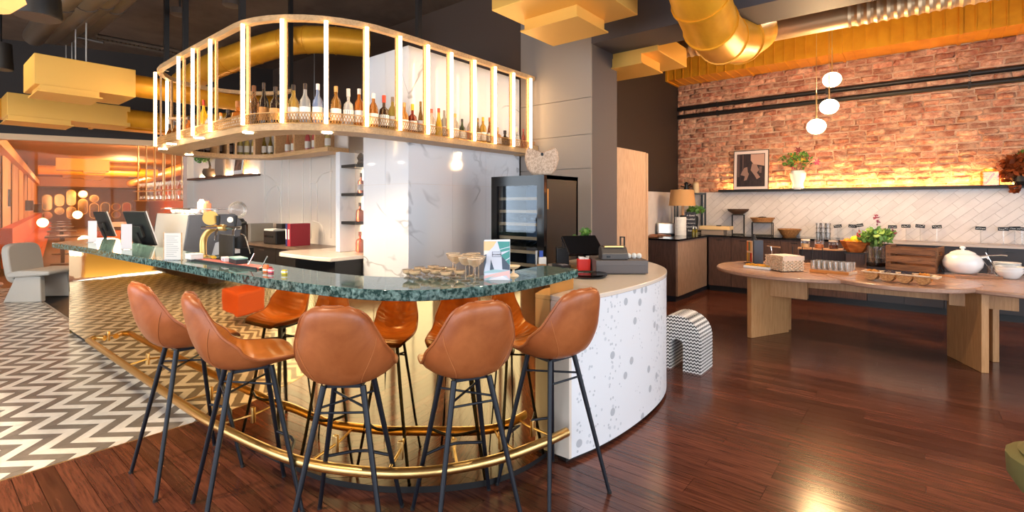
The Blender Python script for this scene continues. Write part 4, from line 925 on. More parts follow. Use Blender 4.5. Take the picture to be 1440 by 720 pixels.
for k, (px, g_, nm) in enumerate(WINE):
    b_ = onring(px)
    if b_: bottle('wine_bottle', '%s wine bottle in the back rack under the canopy, %s from the left' % (nm, ordn(k)), (b_[1], b_[2], CZ+.0555), .31, .037, g_, (80,50,40) if k > 14 else g_, (222,214,200) if k > 5 else (120,100,90), 'wine bottles in the back rack', 3 if 8 < k < 15 else 0, 'wine bottle')
# ------------------------------------------------------------------ lit display niche beside the marble block
NX0, NX1 = -5.66, -5.055
nc = thing('display_niche', 'tall lit display niche with dark shelves beside the marble block', 'shelf unit', (NX0, 3.45, 1.0)); W_ = NX1-NX0
part('side', B().box(0,.09,0,.42,.005,1.25), M['marble'], nc, 0); part('side', B().box(W_-.14,W_,0.2,.42,.005,1.25), M['marble'], nc, 0); part('back', B().box(.09,W_-.14,.38,.42,.005,1.25), mk('niche_back', hexc(244,226,196), .5, emit=(WARM2, .0)), nc, 0)
part('glass_side', B().box(W_-.19,W_-.18,.0,.38,.005,1.25), M['clear'], nc, 0)
for z in (.35, .70, 1.05): part('shelf', B().box(.09,W_-.2,.02,.38,z,z+.035), M['black'], nc, 0)
part('light_strip', B().box(.1,.115,.36,.375,.05,1.2), emitm('niche_strip', (1,.8,.52), 30), nc, 0)
dp = mk('driftwood', hexc(90,70,52), .8)
v0 = Vector((NX0+.27, 3.62, 1.0))
bottle('liqueur_bottle', 'coral bottle with dark cap on the lower niche shelf', v0+Vector((0,0,.386)), .23, .05, (236,120,90), DRK, None, 'bottles in the lit niche', 2)
bottle('liqueur_bottle', 'coral bottle with dark cap on the middle niche shelf', v0+Vector((.02,0,.736)), .25, .045, (236,140,120), DRK, WHT, 'bottles in the lit niche', 2)
bottle('liqueur_bottle', 'round red bottle on the floor of the lit niche', v0+Vector((.03,-.02,.006)), .25, .055, (226,90,60), RED, None, 'bottles in the lit niche', 2)
t = thing('carved_figure', 'dark carved figure on the top niche shelf', 'ornament', v0+Vector((.02,0,1.086))); part('body', B().lathe([(.03,0),(.05,.02),(.035,.05),(.05,.09),(.03,.13),(.01,.15)], n=12), dp, t); part('base', B().box(-.04,.04,-.04,.04,0,.012), M['black'], t, 0)
# pale station top and black back cabinets
ps = thing('back_station', 'pale rounded stone top on a black cabinet beside the niche', 'counter')
sh = [(-6.28,3.43)]+[(-6.05+.25*math.cos(a), 3.2+.25*math.sin(a)) for a in [PI*.9+PI*.6*k/10 for k in range(11)]]+[(-5.3,2.97),(-5.06,3.02),(-5.06,3.44),(-6.28,3.44)]
part('stone_top', B().prism(sh[1:], .955, 1.0), M['terrtop'], ps, 40, bevel=.006); part('cabinet', B().box(-5.95,-5.07,3.08,3.43,0,.955), M['black'], ps, 0); part('infill_top', B().box(-6.25,-5.06,3.44,BWY-.01,.955,1.0), M['terrtop'], ps, 0)
bx_ = -11.6; k = 0
while bx_ < -6.4:
    w_ = .87; t = thing('back_cabinet', 'black back bar cabinet, %s from the dining room' % ordn(k), 'cabinet', (bx_, 3.45, 0), 0, 'black back bar cabinets'); part('body', B().box(0,w_-.004,.03,.49,0,.96), M['black'], t, 0)
    dd = part('door', B().box(.003,w_-.008,.005,.03,.08,.95), M['black'], t, 0); part('grip', B().box(w_/2-.08,w_/2+.08,-.004,.005,.90,.915), M['blackpipe'], dd, 0); bx_ += w_; k += 1
tag(part('worktop', B().box(-11.65,-6.26,3.42,BWY-.005,.961,1.0), wood('smoked_oak', hexc(112,92,78), hexc(84,68,58), .35, 0), None, 0), 'dark smoked oak top along the back bar', 'worktop')
# things on the back top
def onback(px, py, z=1.0): return at(px, py, z=z)
p = thing('label_printer', 'black office printer on the back bar top', 'printer', (-7.2,3.66,1.0)); 
v = at(391, 341, Y=3.62); p.location = (v.x, 3.66, 1.0)
part('body', B().box(-.2,.2,-.17,.18,0,.2), M['black'], p, 0, bevel=.015); part('top_tray', B().prism([(-.19,-.16),(.1,-.16),(.1,.15),(-.19,.15)], .2, .225), M['white'], p, 0); part('output_slot', B().box(-.15,.12,-.176,-.17,.1,.13), M['blackgloss'], p, 0); part('paper', B().box(-.1,.08,-.02,.12,.225,.3), M['black'], p, 0)
v = at(363, 331, Y=3.66); t = thing('computer_box', 'slim grey computer tower on the back bar top', 'computer', (v.x, 3.68, 1.0)); part('case', B().box(-.09,.09,-.18,.18,0,.29), col(150,146,140,.35,.5), t, 0, bevel=.006); part('front_panel', B().box(-.085,.0,-.186,-.18,.01,.28), M['blackgloss'], t, 0)
v = at(414, 342, Y=3.60)
for dx, c_, lab, th in ((0,(44,52,110),'navy blue lever-arch binder on the back bar top',.05),(.075,(150,34,50),'crimson lever-arch binder on the back bar top',.09)):
    t = thing('binder', lab, 'binder', (v.x+dx, 3.62, 1.0)); part('cover', B().box(-th/2,th/2-.004,-.14,.16,0,.32), col(*c_, .45), t, 0, bevel=.004); part('pages', B().box(-th/2+.008,th/2-.012,-.13,.161,.01,.305), M['paper'], t, 0); part('spine_label', B().box(-.018,.014,-.1425,-.14,.1,.24), M['white'], t, 0)
# big crimson face of the binder seen side on
# wall shelf
ws = thing('wall_shelf', 'dark floating shelf lit from behind on the cream wall', 'shelf', (0,BWY-.2,2.09)); part('board', B().box(-11.75,-8.82,0,.195,0,.035), M['graindark'], ws, 0); part('light_strip', B().box(-11.6,-8.95,.17,.19,.036,.05), emitm('cove_strip', (1,.75,.45), 45), ws, 0)
def onshelf(px): v = at(px, 248, Y=BWY-.1); return (v.x, BWY-.1, 2.126)
t = thing('bonsai', 'small bonsai tree in a round pot on the floating shelf', 'plant', onshelf(294)); part('pot', B().lathe([(.06,0),(.11,.06),(.12,.11),(.1,.17),(.08,.17),(.08,.12)], n=18), dp, t); part('trunk', B().tube([(0,0,.12),(.05,0,.22),(.0,.0,.32),(-.08,0,.38)], [.025,.02,.015,.01], 7), dp, t)
def foliage(b, c, rad, n, sz, seed, flat=.6):
    q = random.Random(seed); c = Vector(c)
    for _ in range(n):
        d = Vector((q.gauss(0,1), q.gauss(0,1), q.gauss(0,1))); d.normalize(); p = c+Vector((d.x*rad, d.y*rad, d.z*rad*flat))*q.uniform(.5,1)
        a = Vector((q.gauss(0,1), q.gauss(0,1), q.gauss(0,1))).normalized(); e = a.orthogonal().normalized()*sz*.45; a = a*sz
        b.add([p-a*.5, p+e*.8, p+a*.6, p-e*.8], [(0,1,2,3)])
    return b
part('foliage', foliage(foliage(foliage(B(), (.1,-.12,.42), .14, 120, .06, 1), (-.2,-.07,.38), .13, 90, .06, 2), (-.02,-.1,.5), .13, 90, .06, 3), M['leaf'], t, 0)['kind'] = 'stuff'
t = thing('ribbed_vase', 'ribbed taupe vase with slit opening on the floating shelf', 'vase', onshelf(310)); b = B()
for k in range(9):
    a = -.16+.04*k; b.tube([(a,0,0),(a*1.15,0,.12),(a*1.05,0,.3),(a*.75,0,.44)], [.03,.034,.034,.02], 8)
part('ribs', b, mk('taupe_clay', hexc(150,126,108), .7), t, 60); part('foot', B().box(-.15,.15,-.05,.05,0,.02), dp, t, 0)
t = thing('framed_print', 'small framed botanical print leaning on the floating shelf', 'picture', onshelf(336)); fm = Matrix.Rotation(-.1, 3, 'X')
part('frame', B().bc((0,.02,.26), (.40,.025,.52), m=fm), M['oak'], t, 0); part('mat_board', B().bc((0,.004,.26), (.37,.012,.49), m=fm), M['white'], t, 0); part('print', B().bc((0,-.004,.27), (.28,.01,.38), m=fm), mk('botanical_print', hexc(150,110,90), .6, var=(hexc(90,66,56), 7, (1,1,1), .4, .6)), t, 0); 
# ------------------------------------------------------------------ espresso machine and cups
em = thing('espresso_machine', 'large black and steel espresso machine on the staff worktop', 'coffee machine', (-6.5, 2.03, .94))
part('back_panel', B().add([(-1.1,0,.06),(0,0,.06),(0,.06,.54),(-1.1,.06,.54),(-1.1,.02,.06),(0,.02,.06),(0,.08,.54),(-1.1,.08,.54)], [(0,1,2,3),(5,4,7,6),(1,5,6,2),(4,0,3,7),(3,2,6,7),(4,5,1,0)]), M['steel'], em, 0)
part('body', B().box(-1.1,-.02,.08,.40,.05,.53), M['steel'], em, 0)
def sprof(poly, x0, x1): return sideprof(poly, x0, x1)
part('side_cheek', sprof([(.0,.06),(.3,.05),(.34,.2),(.62,.26),(.64,.44),(.56,.54),(.06,.54)], -.02, .02), col(62,62,68,.3), em, 0, bevel=.01)
part('side_cheek', sprof([(.0,.06),(.3,.05),(.34,.2),(.62,.26),(.64,.44),(.56,.54),(.06,.54)], -1.14, -1.1), M['black'], em, 0, bevel=.01)
part('front_hood', B().box(-1.1,-.02,.38,.6,.3,.53), M['black'], em, 0, bevel=.02); part('drip_tray', B().box(-1.08,-.04,.36,.64,.05,.1), M['steel'], em, 0)
part('cup_rail', B().tube([(-1.08,.1,.6),(-.04,.1,.6),(-.04,.5,.6),(-1.08,.5,.6)], .008, 8, closed=True), M['chrome'], em); part('badge', B().lathe([(.035,0),(.035,.004)], (0,0,0), 16), M['white'], em, loc=None).matrix_local = Matrix.Translation((.022,.5,.47)) @ Matrix.Rotation(PI/2, 4, 'Y')
for y in (.66,): part('portafilter', B().tube([(-.2,.56,.36),(-.2,.78,.42)], [.02,.022], 10), M['black'], em); part('portafilter', B().tube([(-.7,.56,.36),(-.7,.78,.42)], [.02,.022], 10), M['black'], em)
part('steam_wand', B().tube(spline([Vector(p) for p in [(-.04,.58,.3),(-.02,.66,.28),(-.01,.7,.22),(.0,.74,.04)]], 4), .008, 8), M['chrome'], em)
for x in (-1.0,-.1):
    for y in (.08,.34): part('foot', B().lathe([(.03,0),(.025,.05)], (x,y,0), 10), M['black'], em)
cup = B().lathe([(.022,0),(.04,.03),(.043,.06),(.038,.06),(.02,.01)], n=14).mesh('cup', M['ceramic']); hd = B().tube([(.042,0,.05),(.06,0,.04),(.055,0,.02),(.036,0,.015)], .004, 5).mesh('handle', M['ceramic'])
q = random.Random(5); k = 0
for i in range(6):
    for j in range(2):
        t = tag(put('cup', cup, None, (-6.5-.14-.16*i, 2.03+.2+.18*j, .94+.541)), 'white coffee cup on the espresso machine, %s row, %s from the right' % ('front' if j == 0 else 'back', ordn(i)), 'cup', 'cups on the espresso machine'); put('handle', hd, t, rz=q.uniform(0,6))
for i, (x, y, h, c_) in enumerate(((-6.62,2.33,.13,(190,110,80)),(-6.72,2.3,.15,(226,222,214)),(-6.82,2.34,.14,(214,190,170)))):
    t = thing('coffee_bag', '%s coffee pack standing among the cups on the machine' % ('rust','white','beige')[i], 'packet', (x, y, .94+.541)); part('pack', B().box(-.045,.045,-.03,.03,0,h), col(*c_, .5), t, 0, bevel=.008); part('fold', B().box(-.045,.045,-.008,.008,h,h+.025), col(*c_, .5), t, 0)
gr = thing('coffee_grinder', 'coffee grinder with round glass hopper behind the espresso machine', 'grinder', (-7.3,2.95,.0)); part('stand', B().box(-.15,.15,-.15,.15,0,1.0), M['black'], gr, 0); part('body', B().lathe([(.12,1.0),(.1,1.35),(.07,1.4)], n=16), M['black'], gr); part('hopper', B().sphere((0,0,1.52), .12), M['clear'], gr)
# beer tap
v = at(286, 362, z=BT); bt_ = thing('beer_tap', 'arched brass beer tap with two black handles on the bar', 'beer tap', (v.x, v.y, BT), -.2)
part('column', B().tube(spline([Vector(p) for p in [(0,0,0),(0,0,.14),(.02,.03,.21),(.07,.07,.245),(.17,.13,.25)]], 6), .026, 16), M['brass'], bt_, 60); part('flange', B().lathe([(.05,0),(.05,.012),(.03,.02)], n=18), M['brass'], bt_)
part('manifold', B().tube([(.06,-.02,.25),(.22,.24,.25)], .014, 10), M['chrome'], bt_)
m_ = B().lathe([(.058,-.008),(.058,.008)], n=24); o = part('medallion', m_, mk('tap_medallion', hexc(206,160,84), .4, .7), bt_); o.matrix_local = Matrix.Translation((.08,.04,.33)) @ Matrix.Rotation(PI/2, 4, 'Y') @ Matrix.Rotation(.0, 4, 'X')
for k, (x, y) in enumerate(((.12,.09),(.2,.2))):
    part('spout', B().tube([(x,y,.25),(x+.03,y-.02,.22),(x+.05,y-.03,.15)], [.012,.01,.008], 8), M['chrome'], bt_); part('handle', B().tube([(x,y,.26),(x,y,.29),(x,y,.35)], [.008,.014,.018], 10), M['black'], bt_)
v = at(306, 366, z=BT); tb = thing('tap_plate', 'dark metal splash plate standing behind the beer tap', 'panel', (v.x+.0, v.y+.06, BT), .0); part('plate', B().box(-.14,.14,0,.015,0,.2), M['black'], tb, 0, bevel=.004); part('foot', B().box(-.12,.12,-.03,.04,0,.008), M['black'], tb, 0)
# monitors (backs) on arms
for k, (px, py, Y_, w_, h_, rz, lab) in enumerate(((147,315,1.70,.30,.34,.22,'black till screen seen from behind, nearer the dining room'),(197,321,1.78,.40,.42,.28,'larger black till screen seen from behind, beside the espresso machine'))):
    v = at(px, py, Y=Y_); t = thing('till_screen', lab, 'monitor', v, rz); mt = Matrix.Rotation(.32, 3, 'X') 
    part('housing', B().bc((0,.0,0), (w_,.03,h_), m=mt), M['black'], t, 0, bevel=.008); part('screen', B().bc(mt @ Vector((0,.017,0)), (w_*.94,.004,h_*.93), m=mt), M['screen'], t, 0)
    part('rear_box', B().bc(mt @ Vector((0,-.03,-.03)), (w_*.4,.035,h_*.35), m=mt), M['black'], t, 0, bevel=.006); part('stand', B().tube([(0,-.04,-.05),(0,.02,-h_*.6),(0,.05,.94-v.z+.01)], .018, 10), M['black'], t); part('foot', B().box(-.1,.1,-.04,.14,.941-v.z,.955-v.z), M['black'], t, 0); part('rim', B().bc(mt @ Vector((w_/2+.002,.012,0)), (.006,.012,h_), m=mt), M['steel'], t, 0)
def menu(name, label, px, py, w_, h_, rz, mat):
    v = at(px, py, z=BT); t = thing(name, label, 'menu', (v.x, v.y, BT), rz); part('sheet', B().box(-w_/2,w_/2,-.002,.002,.004,h_), mat, t, 0); part('holder', B().box(-w_/2,w_/2,-.02,.02,0,.006), M['clear'], t, 0); return t
menu('menu_card', 'white menu card standing on the bar, furthest from the camera', 130, 341, .095, .25, .75, col(206,196,198,.6)); menu('menu_card', 'white menu card standing on the bar, second along from the far end', 178, 351, .10, .25, .75, col(206,196,198,.6))
t = menu('menu_holder', 'white printed menu holder beside the beer tap', 243, 366, .15, .215, .55, M['paper'])
b = B()
for k in range(11): b.box(-.055, -.055+R.uniform(.06,.11), -.0035, -.002, .03+k*.016, .033+k*.016)
part('printed_lines', b, col(150,146,140,.6), t, 0)['kind'] = 'stuff'
part('side_rail', B().box(-.08,-.074,-.004,.004,0,.22).box(.074,.08,-.004,.004,0,.22), M['oak'], t, 0)
# red bar mat and small clutter
a, c = at(266, 367, z=BT), at(357, 380, z=BT); u = (c-a); t = thing('bar_mat', 'red rubber bar mat along the inner edge of the bar', 'mat', (a.x, a.y+.02, BT), math.atan2(u.y,u.x)); part('mat', B().box(0,u.length,0,.11,0,.012), col(176,70,62,.6), t, 0, bevel=.003); part('rim', B().box(0,u.length,-.006,0,0,.016), M['black'], t, 0)
def small(name, label, cat, px, py, z, w_, d_, h_, c_, rz=.0, extra=None):
    v = at(px, py, z=z); t = thing(name, label, cat, (v.x, v.y, z), rz); part('body', B().box(-w_/2,w_/2,-d_/2,d_/2,0,h_), col(*c_, .5), t, 0, bevel=.004)
    if extra: part(extra[0], B().box(*extra[1]), col(*extra[2], .5), t, 0)
    return t
small('paper_box', 'low white box behind the menu holder', 'box', 273, 364, BT+.013, .12, .09, .035, (236,228,220), 0, ('lid',(-.061,.061,-.046,.046,.036,.042),(240,232,226)))
small('card_pack', 'white pack of cards printed with a round mark on the bar mat', 'box', 318, 367, BT+.013, .13, .05, .03, (226,220,220), -.2, ('mark',(.02,.05,-.026,-.025,.008,.024),(120,110,150)))
small('bar_tool', 'yellow squeezer tool lying on the bar mat', 'tool', 300, 363, BT+.013, .10, .03, .018, (230,180,30), -.2, ('grip',(-.09,-.05,-.01,.01,.0,.012),(230,180,30)))
small('napkin_caddy', 'teal topped black caddy behind the beer tap', 'caddy', 335, 372, BT, .17, .08, .045, (40,40,40), -.1, ('lid',(-.085,.085,-.04,.04,.045,.055),(150,190,180)))
for k, (px, py, c_, lab) in enumerate(((374,383,(240,120,60),'orange striped packet on the inner bar ledge'),(381,384,(236,90,110),'pink packet on the inner bar ledge'),(400,386,(230,200,50),'yellow sachet on the inner bar ledge'))): small('sugar_packet', lab, 'packet', px, py, BT, .035, .02, .05 if k < 1 else .03, c_, .3, ('band',(-.0176,.0176,-.0105,.0105,.012,.022),(240,230,220)))
for k, (px, py, lab) in enumerate(((349,374,'steel bar spoon in a small glass behind the red mat'),(367,379,'steel bar spoon leaning at the end of the red mat'))):
    v = at(px, py, z=BT); t = thing('bar_spoon', lab, 'spoon', (v.x, v.y, BT)); part('handle', B().tube([(0,0,.004),(.03,.03,.09)], .004, 6), M['chrome'], t); part('bowl', B().sphere((0,0,.008), .014, 10, 6, (1,1,.5)), M['chrome'], t)
# ------------------------------------------------------------------ coupes and booklet
small_c = [(574,391),(583,392.5),(590,387),(600,389.5),(609,385),(613,391),(620,387),(627,394),(634,388),(646,392)]
tall_c = [(637,388),(641,392),(655,396),(660,389),(668,399),(673,394),(666,388)]
coupe_m = glass('coupe_glass', (.99,.97,.94), .1)
_nt = coupe_m.node_tree; _mx = [n for n in _nt.nodes if n.type == 'MIX_SHADER'][0]; _df = _nt.nodes.new('ShaderNodeBsdfTranslucent'); _df.inputs[0].default_value = (1,.88,.74,1)
_m2 = _nt.nodes.new('ShaderNodeMixShader'); _m2.inputs[0].default_value = .28; _nt.links.new(_mx.outputs[0], _m2.inputs[1]); _nt.links.new(_df.outputs[0], _m2.inputs[2]); _nt.links.new(_m2.outputs[0], _nt.nodes['Material Output'].inputs[0])
sgl = B().lathe([(.026,0),(.026,.004),(.006,.01),(.008,.02),(.03,.032),(.037,.052),(.034,.052),(.006,.024)], n=16).mesh('bowl', coupe_m)
tgl = B().lathe([(.03,0),(.03,.004),(.004,.01),(.0035,.09),(.03,.105),(.043,.135),(.042,.14),(.028,.108),(.004,.094)], n=18).mesh('coupe', coupe_m)
cream_ = col(244,214,176,.5)
for k, (px, py) in enumerate(small_c):
    v = at(px, py, z=BT); o = tag(put('dessert_glass', sgl, None, (v.x, v.y, BT)), 'small footed dessert glass on the bar, %s from the left' % ordn(k), 'glass', 'dessert glasses on the bar'); part('filling', B().lathe([(.005,.025),(.026,.033),(.03,.044),(.002,.046)], n=12), cream_, o)
for k, (px, py) in enumerate(tall_c):
    v = at(px, py, z=BT); o = tag(put('coupe_glass', tgl, None, (v.x, v.y, BT)), 'tall stemmed coupe glass left of the booklet, %s from the left' % ordn(sorted(tall_c).index((px,py))), 'glass', 'coupe glasses on the bar'); part('rim', B().tube([(.0425*math.cos(2*PI*i/16), .0425*math.sin(2*PI*i/16), .14) for i in range(16)], .0012, 5, closed=True), cream_, o)
v = at(722, 388, z=BT); t = thing('cream_coupe', 'cream dessert coupe right of the menu booklet', 'glass', (v.x, v.y, BT)); part('foot', B().lathe([(.035,0),(.03,.008),(.007,.02),(.007,.04)], n=16), cream_, t); part('bowl', B().lathe([(.007,.04),(.03,.05),(.045,.062),(.04,.066),(.002,.064)], n=18), cream_, t)
# booklet facing the camera
v = at(699, 394, z=BT); mb_ = thing('menu_booklet', 'pastel geometric menu booklet standing open on the bar', 'menu', (v.x, v.y, BT), math.atan2(AX[1]*0+AY[0], AX[0])); W2, H2 = .152, .228
def scale_u(px): return (px-245)/390*W2          # booklet crop units to metres
part('back_cover', B().add([(-W2/2,.003,0),(W2/2,.06,0),(W2/2,.06,H2*1.03),(-W2/2,.003,H2*1.03),(-W2/2,.006,0),(W2/2,.063,0),(W2/2,.063,H2*1.03),(-W2/2,.006,H2*1.03)], [(3,2,1,0),(4,5,6,7),(0,1,5,4),(2,3,7,6),(1,2,6,5),(0,4,7,3)]), M['white'], mb_, 0)
part('front_cover', B().box(-W2/2,W2/2,0,.003,0,H2), col(206,208,220,.5), mb_, 0)
def ply(pts, c_, d_=.0006):
    P = [((x-252)/(440-55)*W2, (660-y)/(660-100)*H2) for x, y in pts]; part('printed_shape', B().wallprism(P, lambda a, z, t: (a, -t, z), d_), col(*c_, .5), mb_, 0)
ply([(57,102),(245,102),(200,175),(140,235),(57,235)], (232,190,140)); ply([(57,235),(140,235),(95,285),(57,305)], (236,216,204), .0008)
ply([(258,105),(440,105),(440,175),(290,215)], (70,144,138)); ply([(290,225),(440,185),(440,230),(310,255)], (70,144,138)); ply([(310,300),(440,235),(440,330),(370,375)], (70,144,138)); ply([(380,385),(440,345),(440,440)], (70,144,138))
ply([(57,300),(95,285),(90,400),(57,530)], (74,86,102)); ply([(160,360),(210,510),(145,515)], (74,86,102)); ply([(318,310),(440,445),(440,515),(330,505)], (74,86,102))
ply([(57,540),(200,505),(440,520),(440,540),(57,560)], (160,190,196), .0008); ply([(57,600),(330,540),(440,520),(390,590),(57,640)], (236,186,180), .0009); ply([(70,640),(300,560),(180,610),(120,655)], (170,200,200), .001); ply([(120,658),(330,595),(440,658)], (232,226,230), .0012); ply([(390,590),(440,520),(440,650)], (236,186,180), .001)
fr_ = B(); 
for a0, a1, z0, z1 in ((178,312,250,256),(178,312,318,324),(178,184,250,324),(306,312,250,324)): fr_.box((a0-252)/385*W2, (a1-252)/385*W2, -.0015, 0, (660-z1)/560*H2, (660-z0)/560*H2)
part('title_frame', fr_, col(40,44,60,.5), mb_, 0)
def text(body, size, parent, loc, rot, mat, name='lettering', align='CENTER'):
    cu = bpy.data.curves.new('lettering', 'FONT'); cu.body = body; cu.size = size; cu.align_x = align; cu.extrude = .0003
    tmp = bpy.data.objects.new('tmp', cu); C.objects.link(tmp); bpy.context.view_layer.update(); dg = bpy.context.evaluated_depsgraph_get()
    me = bpy.data.meshes.new_from_object(tmp.evaluated_get(dg)); bpy.data.objects.remove(tmp); bpy.data.curves.remove(cu); me.materials.clear(); me.materials.append(mat)
    o = put(name, me, parent, loc); o.rotation_euler = rot; return o
text('STORIES', .0135, mb_, ((245-252)/385*W2, -.0018, (660-302)/560*H2), (PI/2,0,0), col(40,44,60,.5))
# ------------------------------------------------------------------ wine cooler and vase
wc = thing('wine_cooler', 'tall black glass-fronted wine cooler behind the service counter', 'wine cooler', (-3.48,3.93,0)); W3, D3, H3 = .68, .62, 1.885
part('cabinet', B().box(0,.03,.05,D3,.06,H3).box(W3-.03,W3,.05,D3,.06,H3).box(0,W3,D3-.03,D3,.06,H3).box(0,W3,.05,D3,H3-.04,H3).box(0,W3,.05,D3,.06,.12), M['black'], wc, 0); part('plinth', B().box(.02,W3-.02,.08,D3-.02,0,.06), M['black'], wc, 0); part('liner', B().box(.031,W3-.031,D3-.05,D3-.031,.13,H3-.045), col(120,130,146,.4), wc, 0)
dr_ = part('door', B().box(0,.075,0,.045,.07,H3).box(W3-.085,W3,0,.045,.07,H3).box(.075,W3-.085,0,.045,H3-.1,H3).box(.075,W3-.085,0,.045,.07,.16), M['blackgloss'], wc, 0); part('door_glass', B().box(.075,W3-.085,.012,.02,.16,H3-.1), M['coolerglass'], dr_, 0); part('handle', B().tube([(W3-.05,-.05,.55),(W3-.05,-.05,1.15)], .014, 10), M['steel'], dr_)
for z in (.58,.71,.84,.97,1.10,1.24,1.38,1.51,1.64): part('rack_shelf', B().box(.04,W3-.04,.06,.09,z,z+.03), M['oak'], wc, 0)
part('added_glow', B().box(.2,.4,.3,.33,.62,.635), emitm('cooler_fill', (.7,.85,1), 12), wc, 0); part('brass_tag', B().box(W3-.02,W3+.002,.055,.075,1.55,1.75), M['brass'], wc, 0)  # glowing strip added inside to brighten the shelves behind the glass
for k in range(6):
    for j, z in enumerate((.61,.87,1.13,1.41)): tag(part('cooler_bottle', B().lathe([(.035,0),(.037,.2),(.015,.27),(.013,.3)], n=10), gmat(40,46,40), None, loc=(-3.48+.1+.095*k, 3.93+.5, z+.04)), 'dark wine bottle lying behind the wine cooler glass, %s row, %s from the left' % (ordn(j), ordn(k)), 'bottle', 'bottles inside the wine cooler').rotation_euler = (PI/2,0,0)
v = at(768, 246, d=5.0); vz = thing('moon_vase', 'round speckled beige vase with a notched rim on the wine cooler', 'vase', (-3.02,4.2,H3+.002), .68); vz.scale = (1.08,1.1,1.28); sand = mk('speckled_clay', hexc(214,184,158), .9, var=(hexc(176,144,120), 60, (1,1,1), .42, .62), bump=(160,.4,.004))
po = [(-.13,.235),(-.155,.2),(-.165,.14),(-.14,.06),(-.085,.005),(.085,.005),(.14,.06),(.165,.14),(.155,.2),(.13,.235),(.06,.215),(.02,.20),(0,.195),(-.02,.20),(-.06,.215)]
b = B()
def vb(t): return [(a*(1-.0*t), z) for a, z in po]
n = len(po); lay = [(-.055,.86),(-.04,.97),(0,1.0),(.04,.97),(.055,.86)]; vs = []
for y, s in lay: vs += [(a*s, y, .12+(z-.12)*s) for a, z in po]
fs = [(k*n+i, k*n+(i+1)%n, (k+1)*n+(i+1)%n, (k+1)*n+i) for k in range(4) for i in range(n)]+[tuple(range(n-1,-1,-1)), tuple(4*n+i for i in range(n))]
part('body', b.add(vs, fs), sand, vz, 50); part('hole', B().tube([(0,-.06,.175),(0,.06,.175)], .014, 12), M['black'], vz)
# ------------------------------------------------------------------ till area on the service counter
def on_s(px, py, z=ST): v = at(px, py, z=z); return (v.x, v.y, z)
VA = math.atan2(AY[0], AX[0])
v = at(875, 386, z=ST); cd_ = thing('cash_drawer', 'grey cash drawer on the service counter', 'cash drawer', (v.x, v.y, ST), VA); part('case', B().box(-.215,.215,0,.36,.006,.115), col(92,84,82,.5), cd_, 0, bevel=.004); part('drawer_front', B().box(-.21,.21,-.006,0,.012,.075), col(84,76,75,.5), cd_, 0); 
rp_ = thing('receipt_printer', 'dark grey receipt printer on top of the cash drawer', 'printer', tuple(Vector((v.x, v.y, ST+.1155))+Vector((AY[1],-AX[1]*0,0))*0), VA); off = Vector((math.cos(VA), math.sin(VA), 0)); nv = Vector((-math.sin(VA), math.cos(VA), 0))
rp_.location = Vector((v.x, v.y, ST+.1155))-off*.06+nv*.12
part('body', sideprof([(-.08,0),(.09,0),(.09,.085),(.03,.11),(-.02,.1),(-.08,.05)], -.1, .12), col(70,64,62,.45), rp_, 0, bevel=.008); part('paper_slot', B().box(-.07,.09,-.04,.02,.102,.112), M['brass'], rp_, 0); part('button', B().box(-.06,-.03,-.082,-.078,.02,.035), M['blackgloss'], rp_, 0)
ts = thing('till_touchscreen', 'black till touch screen tilted back on a brass foot', 'till', Vector((v.x, v.y, ST))-off*.26+nv*.47, VA+.25); mt = Matrix.Rotation(-.95, 3, 'X'); part('screen', B().bc((0,0,.2), (.34,.03,.26), m=mt), M['blackgloss'], ts, 0, bevel=.006); part('stand', B().tube([(0,.02,.18),(0,-.02,.02)], .03, 12), M['black'], ts); part('foot', B().box(-.12,.12,-.1,.12,0,.012), M['brass'], ts, 0); part('rear_panel', B().bc((.0,.06,.2), (.26,.04,.2), m=mt), M['black'], ts, 0)
for k in range(2): tag(part('round_tray', B().lathe([(.05,0),(.14,.003),(.155,.012),(.158,.014),(.14,.008),(.02,.006)], n=36), M['blackgloss'], None, 50, loc=(at(826,389,z=ST).x, at(826,389,z=ST).y, ST+.001+.0125*k)), '%s of two stacked black round trays on the service counter' % ('lower','upper')[k], 'tray', 'stacked black trays')
t = thing('red_tub', 'red tub of white sachets beside the till screen', 'tub', Vector((v.x, v.y, ST))-off*.28+nv*.26, VA); part('tub', B().box(-.055,.055,-.05,.05,0,.1), col(206,40,30,.4), t, 0, bevel=.006); part('sachets', B().box(-.04,.0,-.03,.03,.1,.118).box(.005,.04,-.03,.02,.1,.112), M['white'], t, 0)
lt = Vector((v.x, v.y, ST))-off*.5+nv*.5
def bx3(name, label, cat, o_, n__, w_, d_, h_, c_, ex=None, rz=0):
    p_ = Vector((v.x, v.y, ST))+off*o_+nv*n__; t = thing(name, label, cat, p_, VA+rz); part('body', B().box(-w_/2,w_/2,-d_/2,d_/2,0,h_), col(*c_, .45), t, 0, bevel=.006)
    if ex: part(ex[0], B().box(*ex[1]), col(*ex[2], .45), t, 0)
    return t
bx3('white_cup', 'white cup holding a blue sachet beside the wine cooler', 'cup', -.62, .6, .07, .07, .08, (230,226,220), ('sachet',(-.03,.005,-.01,.01,.08,.14),(50,80,170)))
bx3('card_terminal', 'black card terminal lying by the red tub', 'card terminal', -.46, .42, .09, .2, .035, (36,34,36), ('keypad',(-.03,.03,-.08,.0,.035,.038),(140,140,150)), .4); bx3('wood_dish', 'small dark wooden dish with odds and ends', 'dish', -.64, .44, .12, .1, .02, (90,64,44), ('nuts',(-.04,.04,-.03,.03,.02,.03),(170,120,70)))
bx3('cable_box', 'small black box with cables behind the till screen', 'box', -.42, .72, .12, .1, .16, (30,28,30), ('cable',(-.01,.0,-.05,-.045,.16,.26),(30,30,30)))
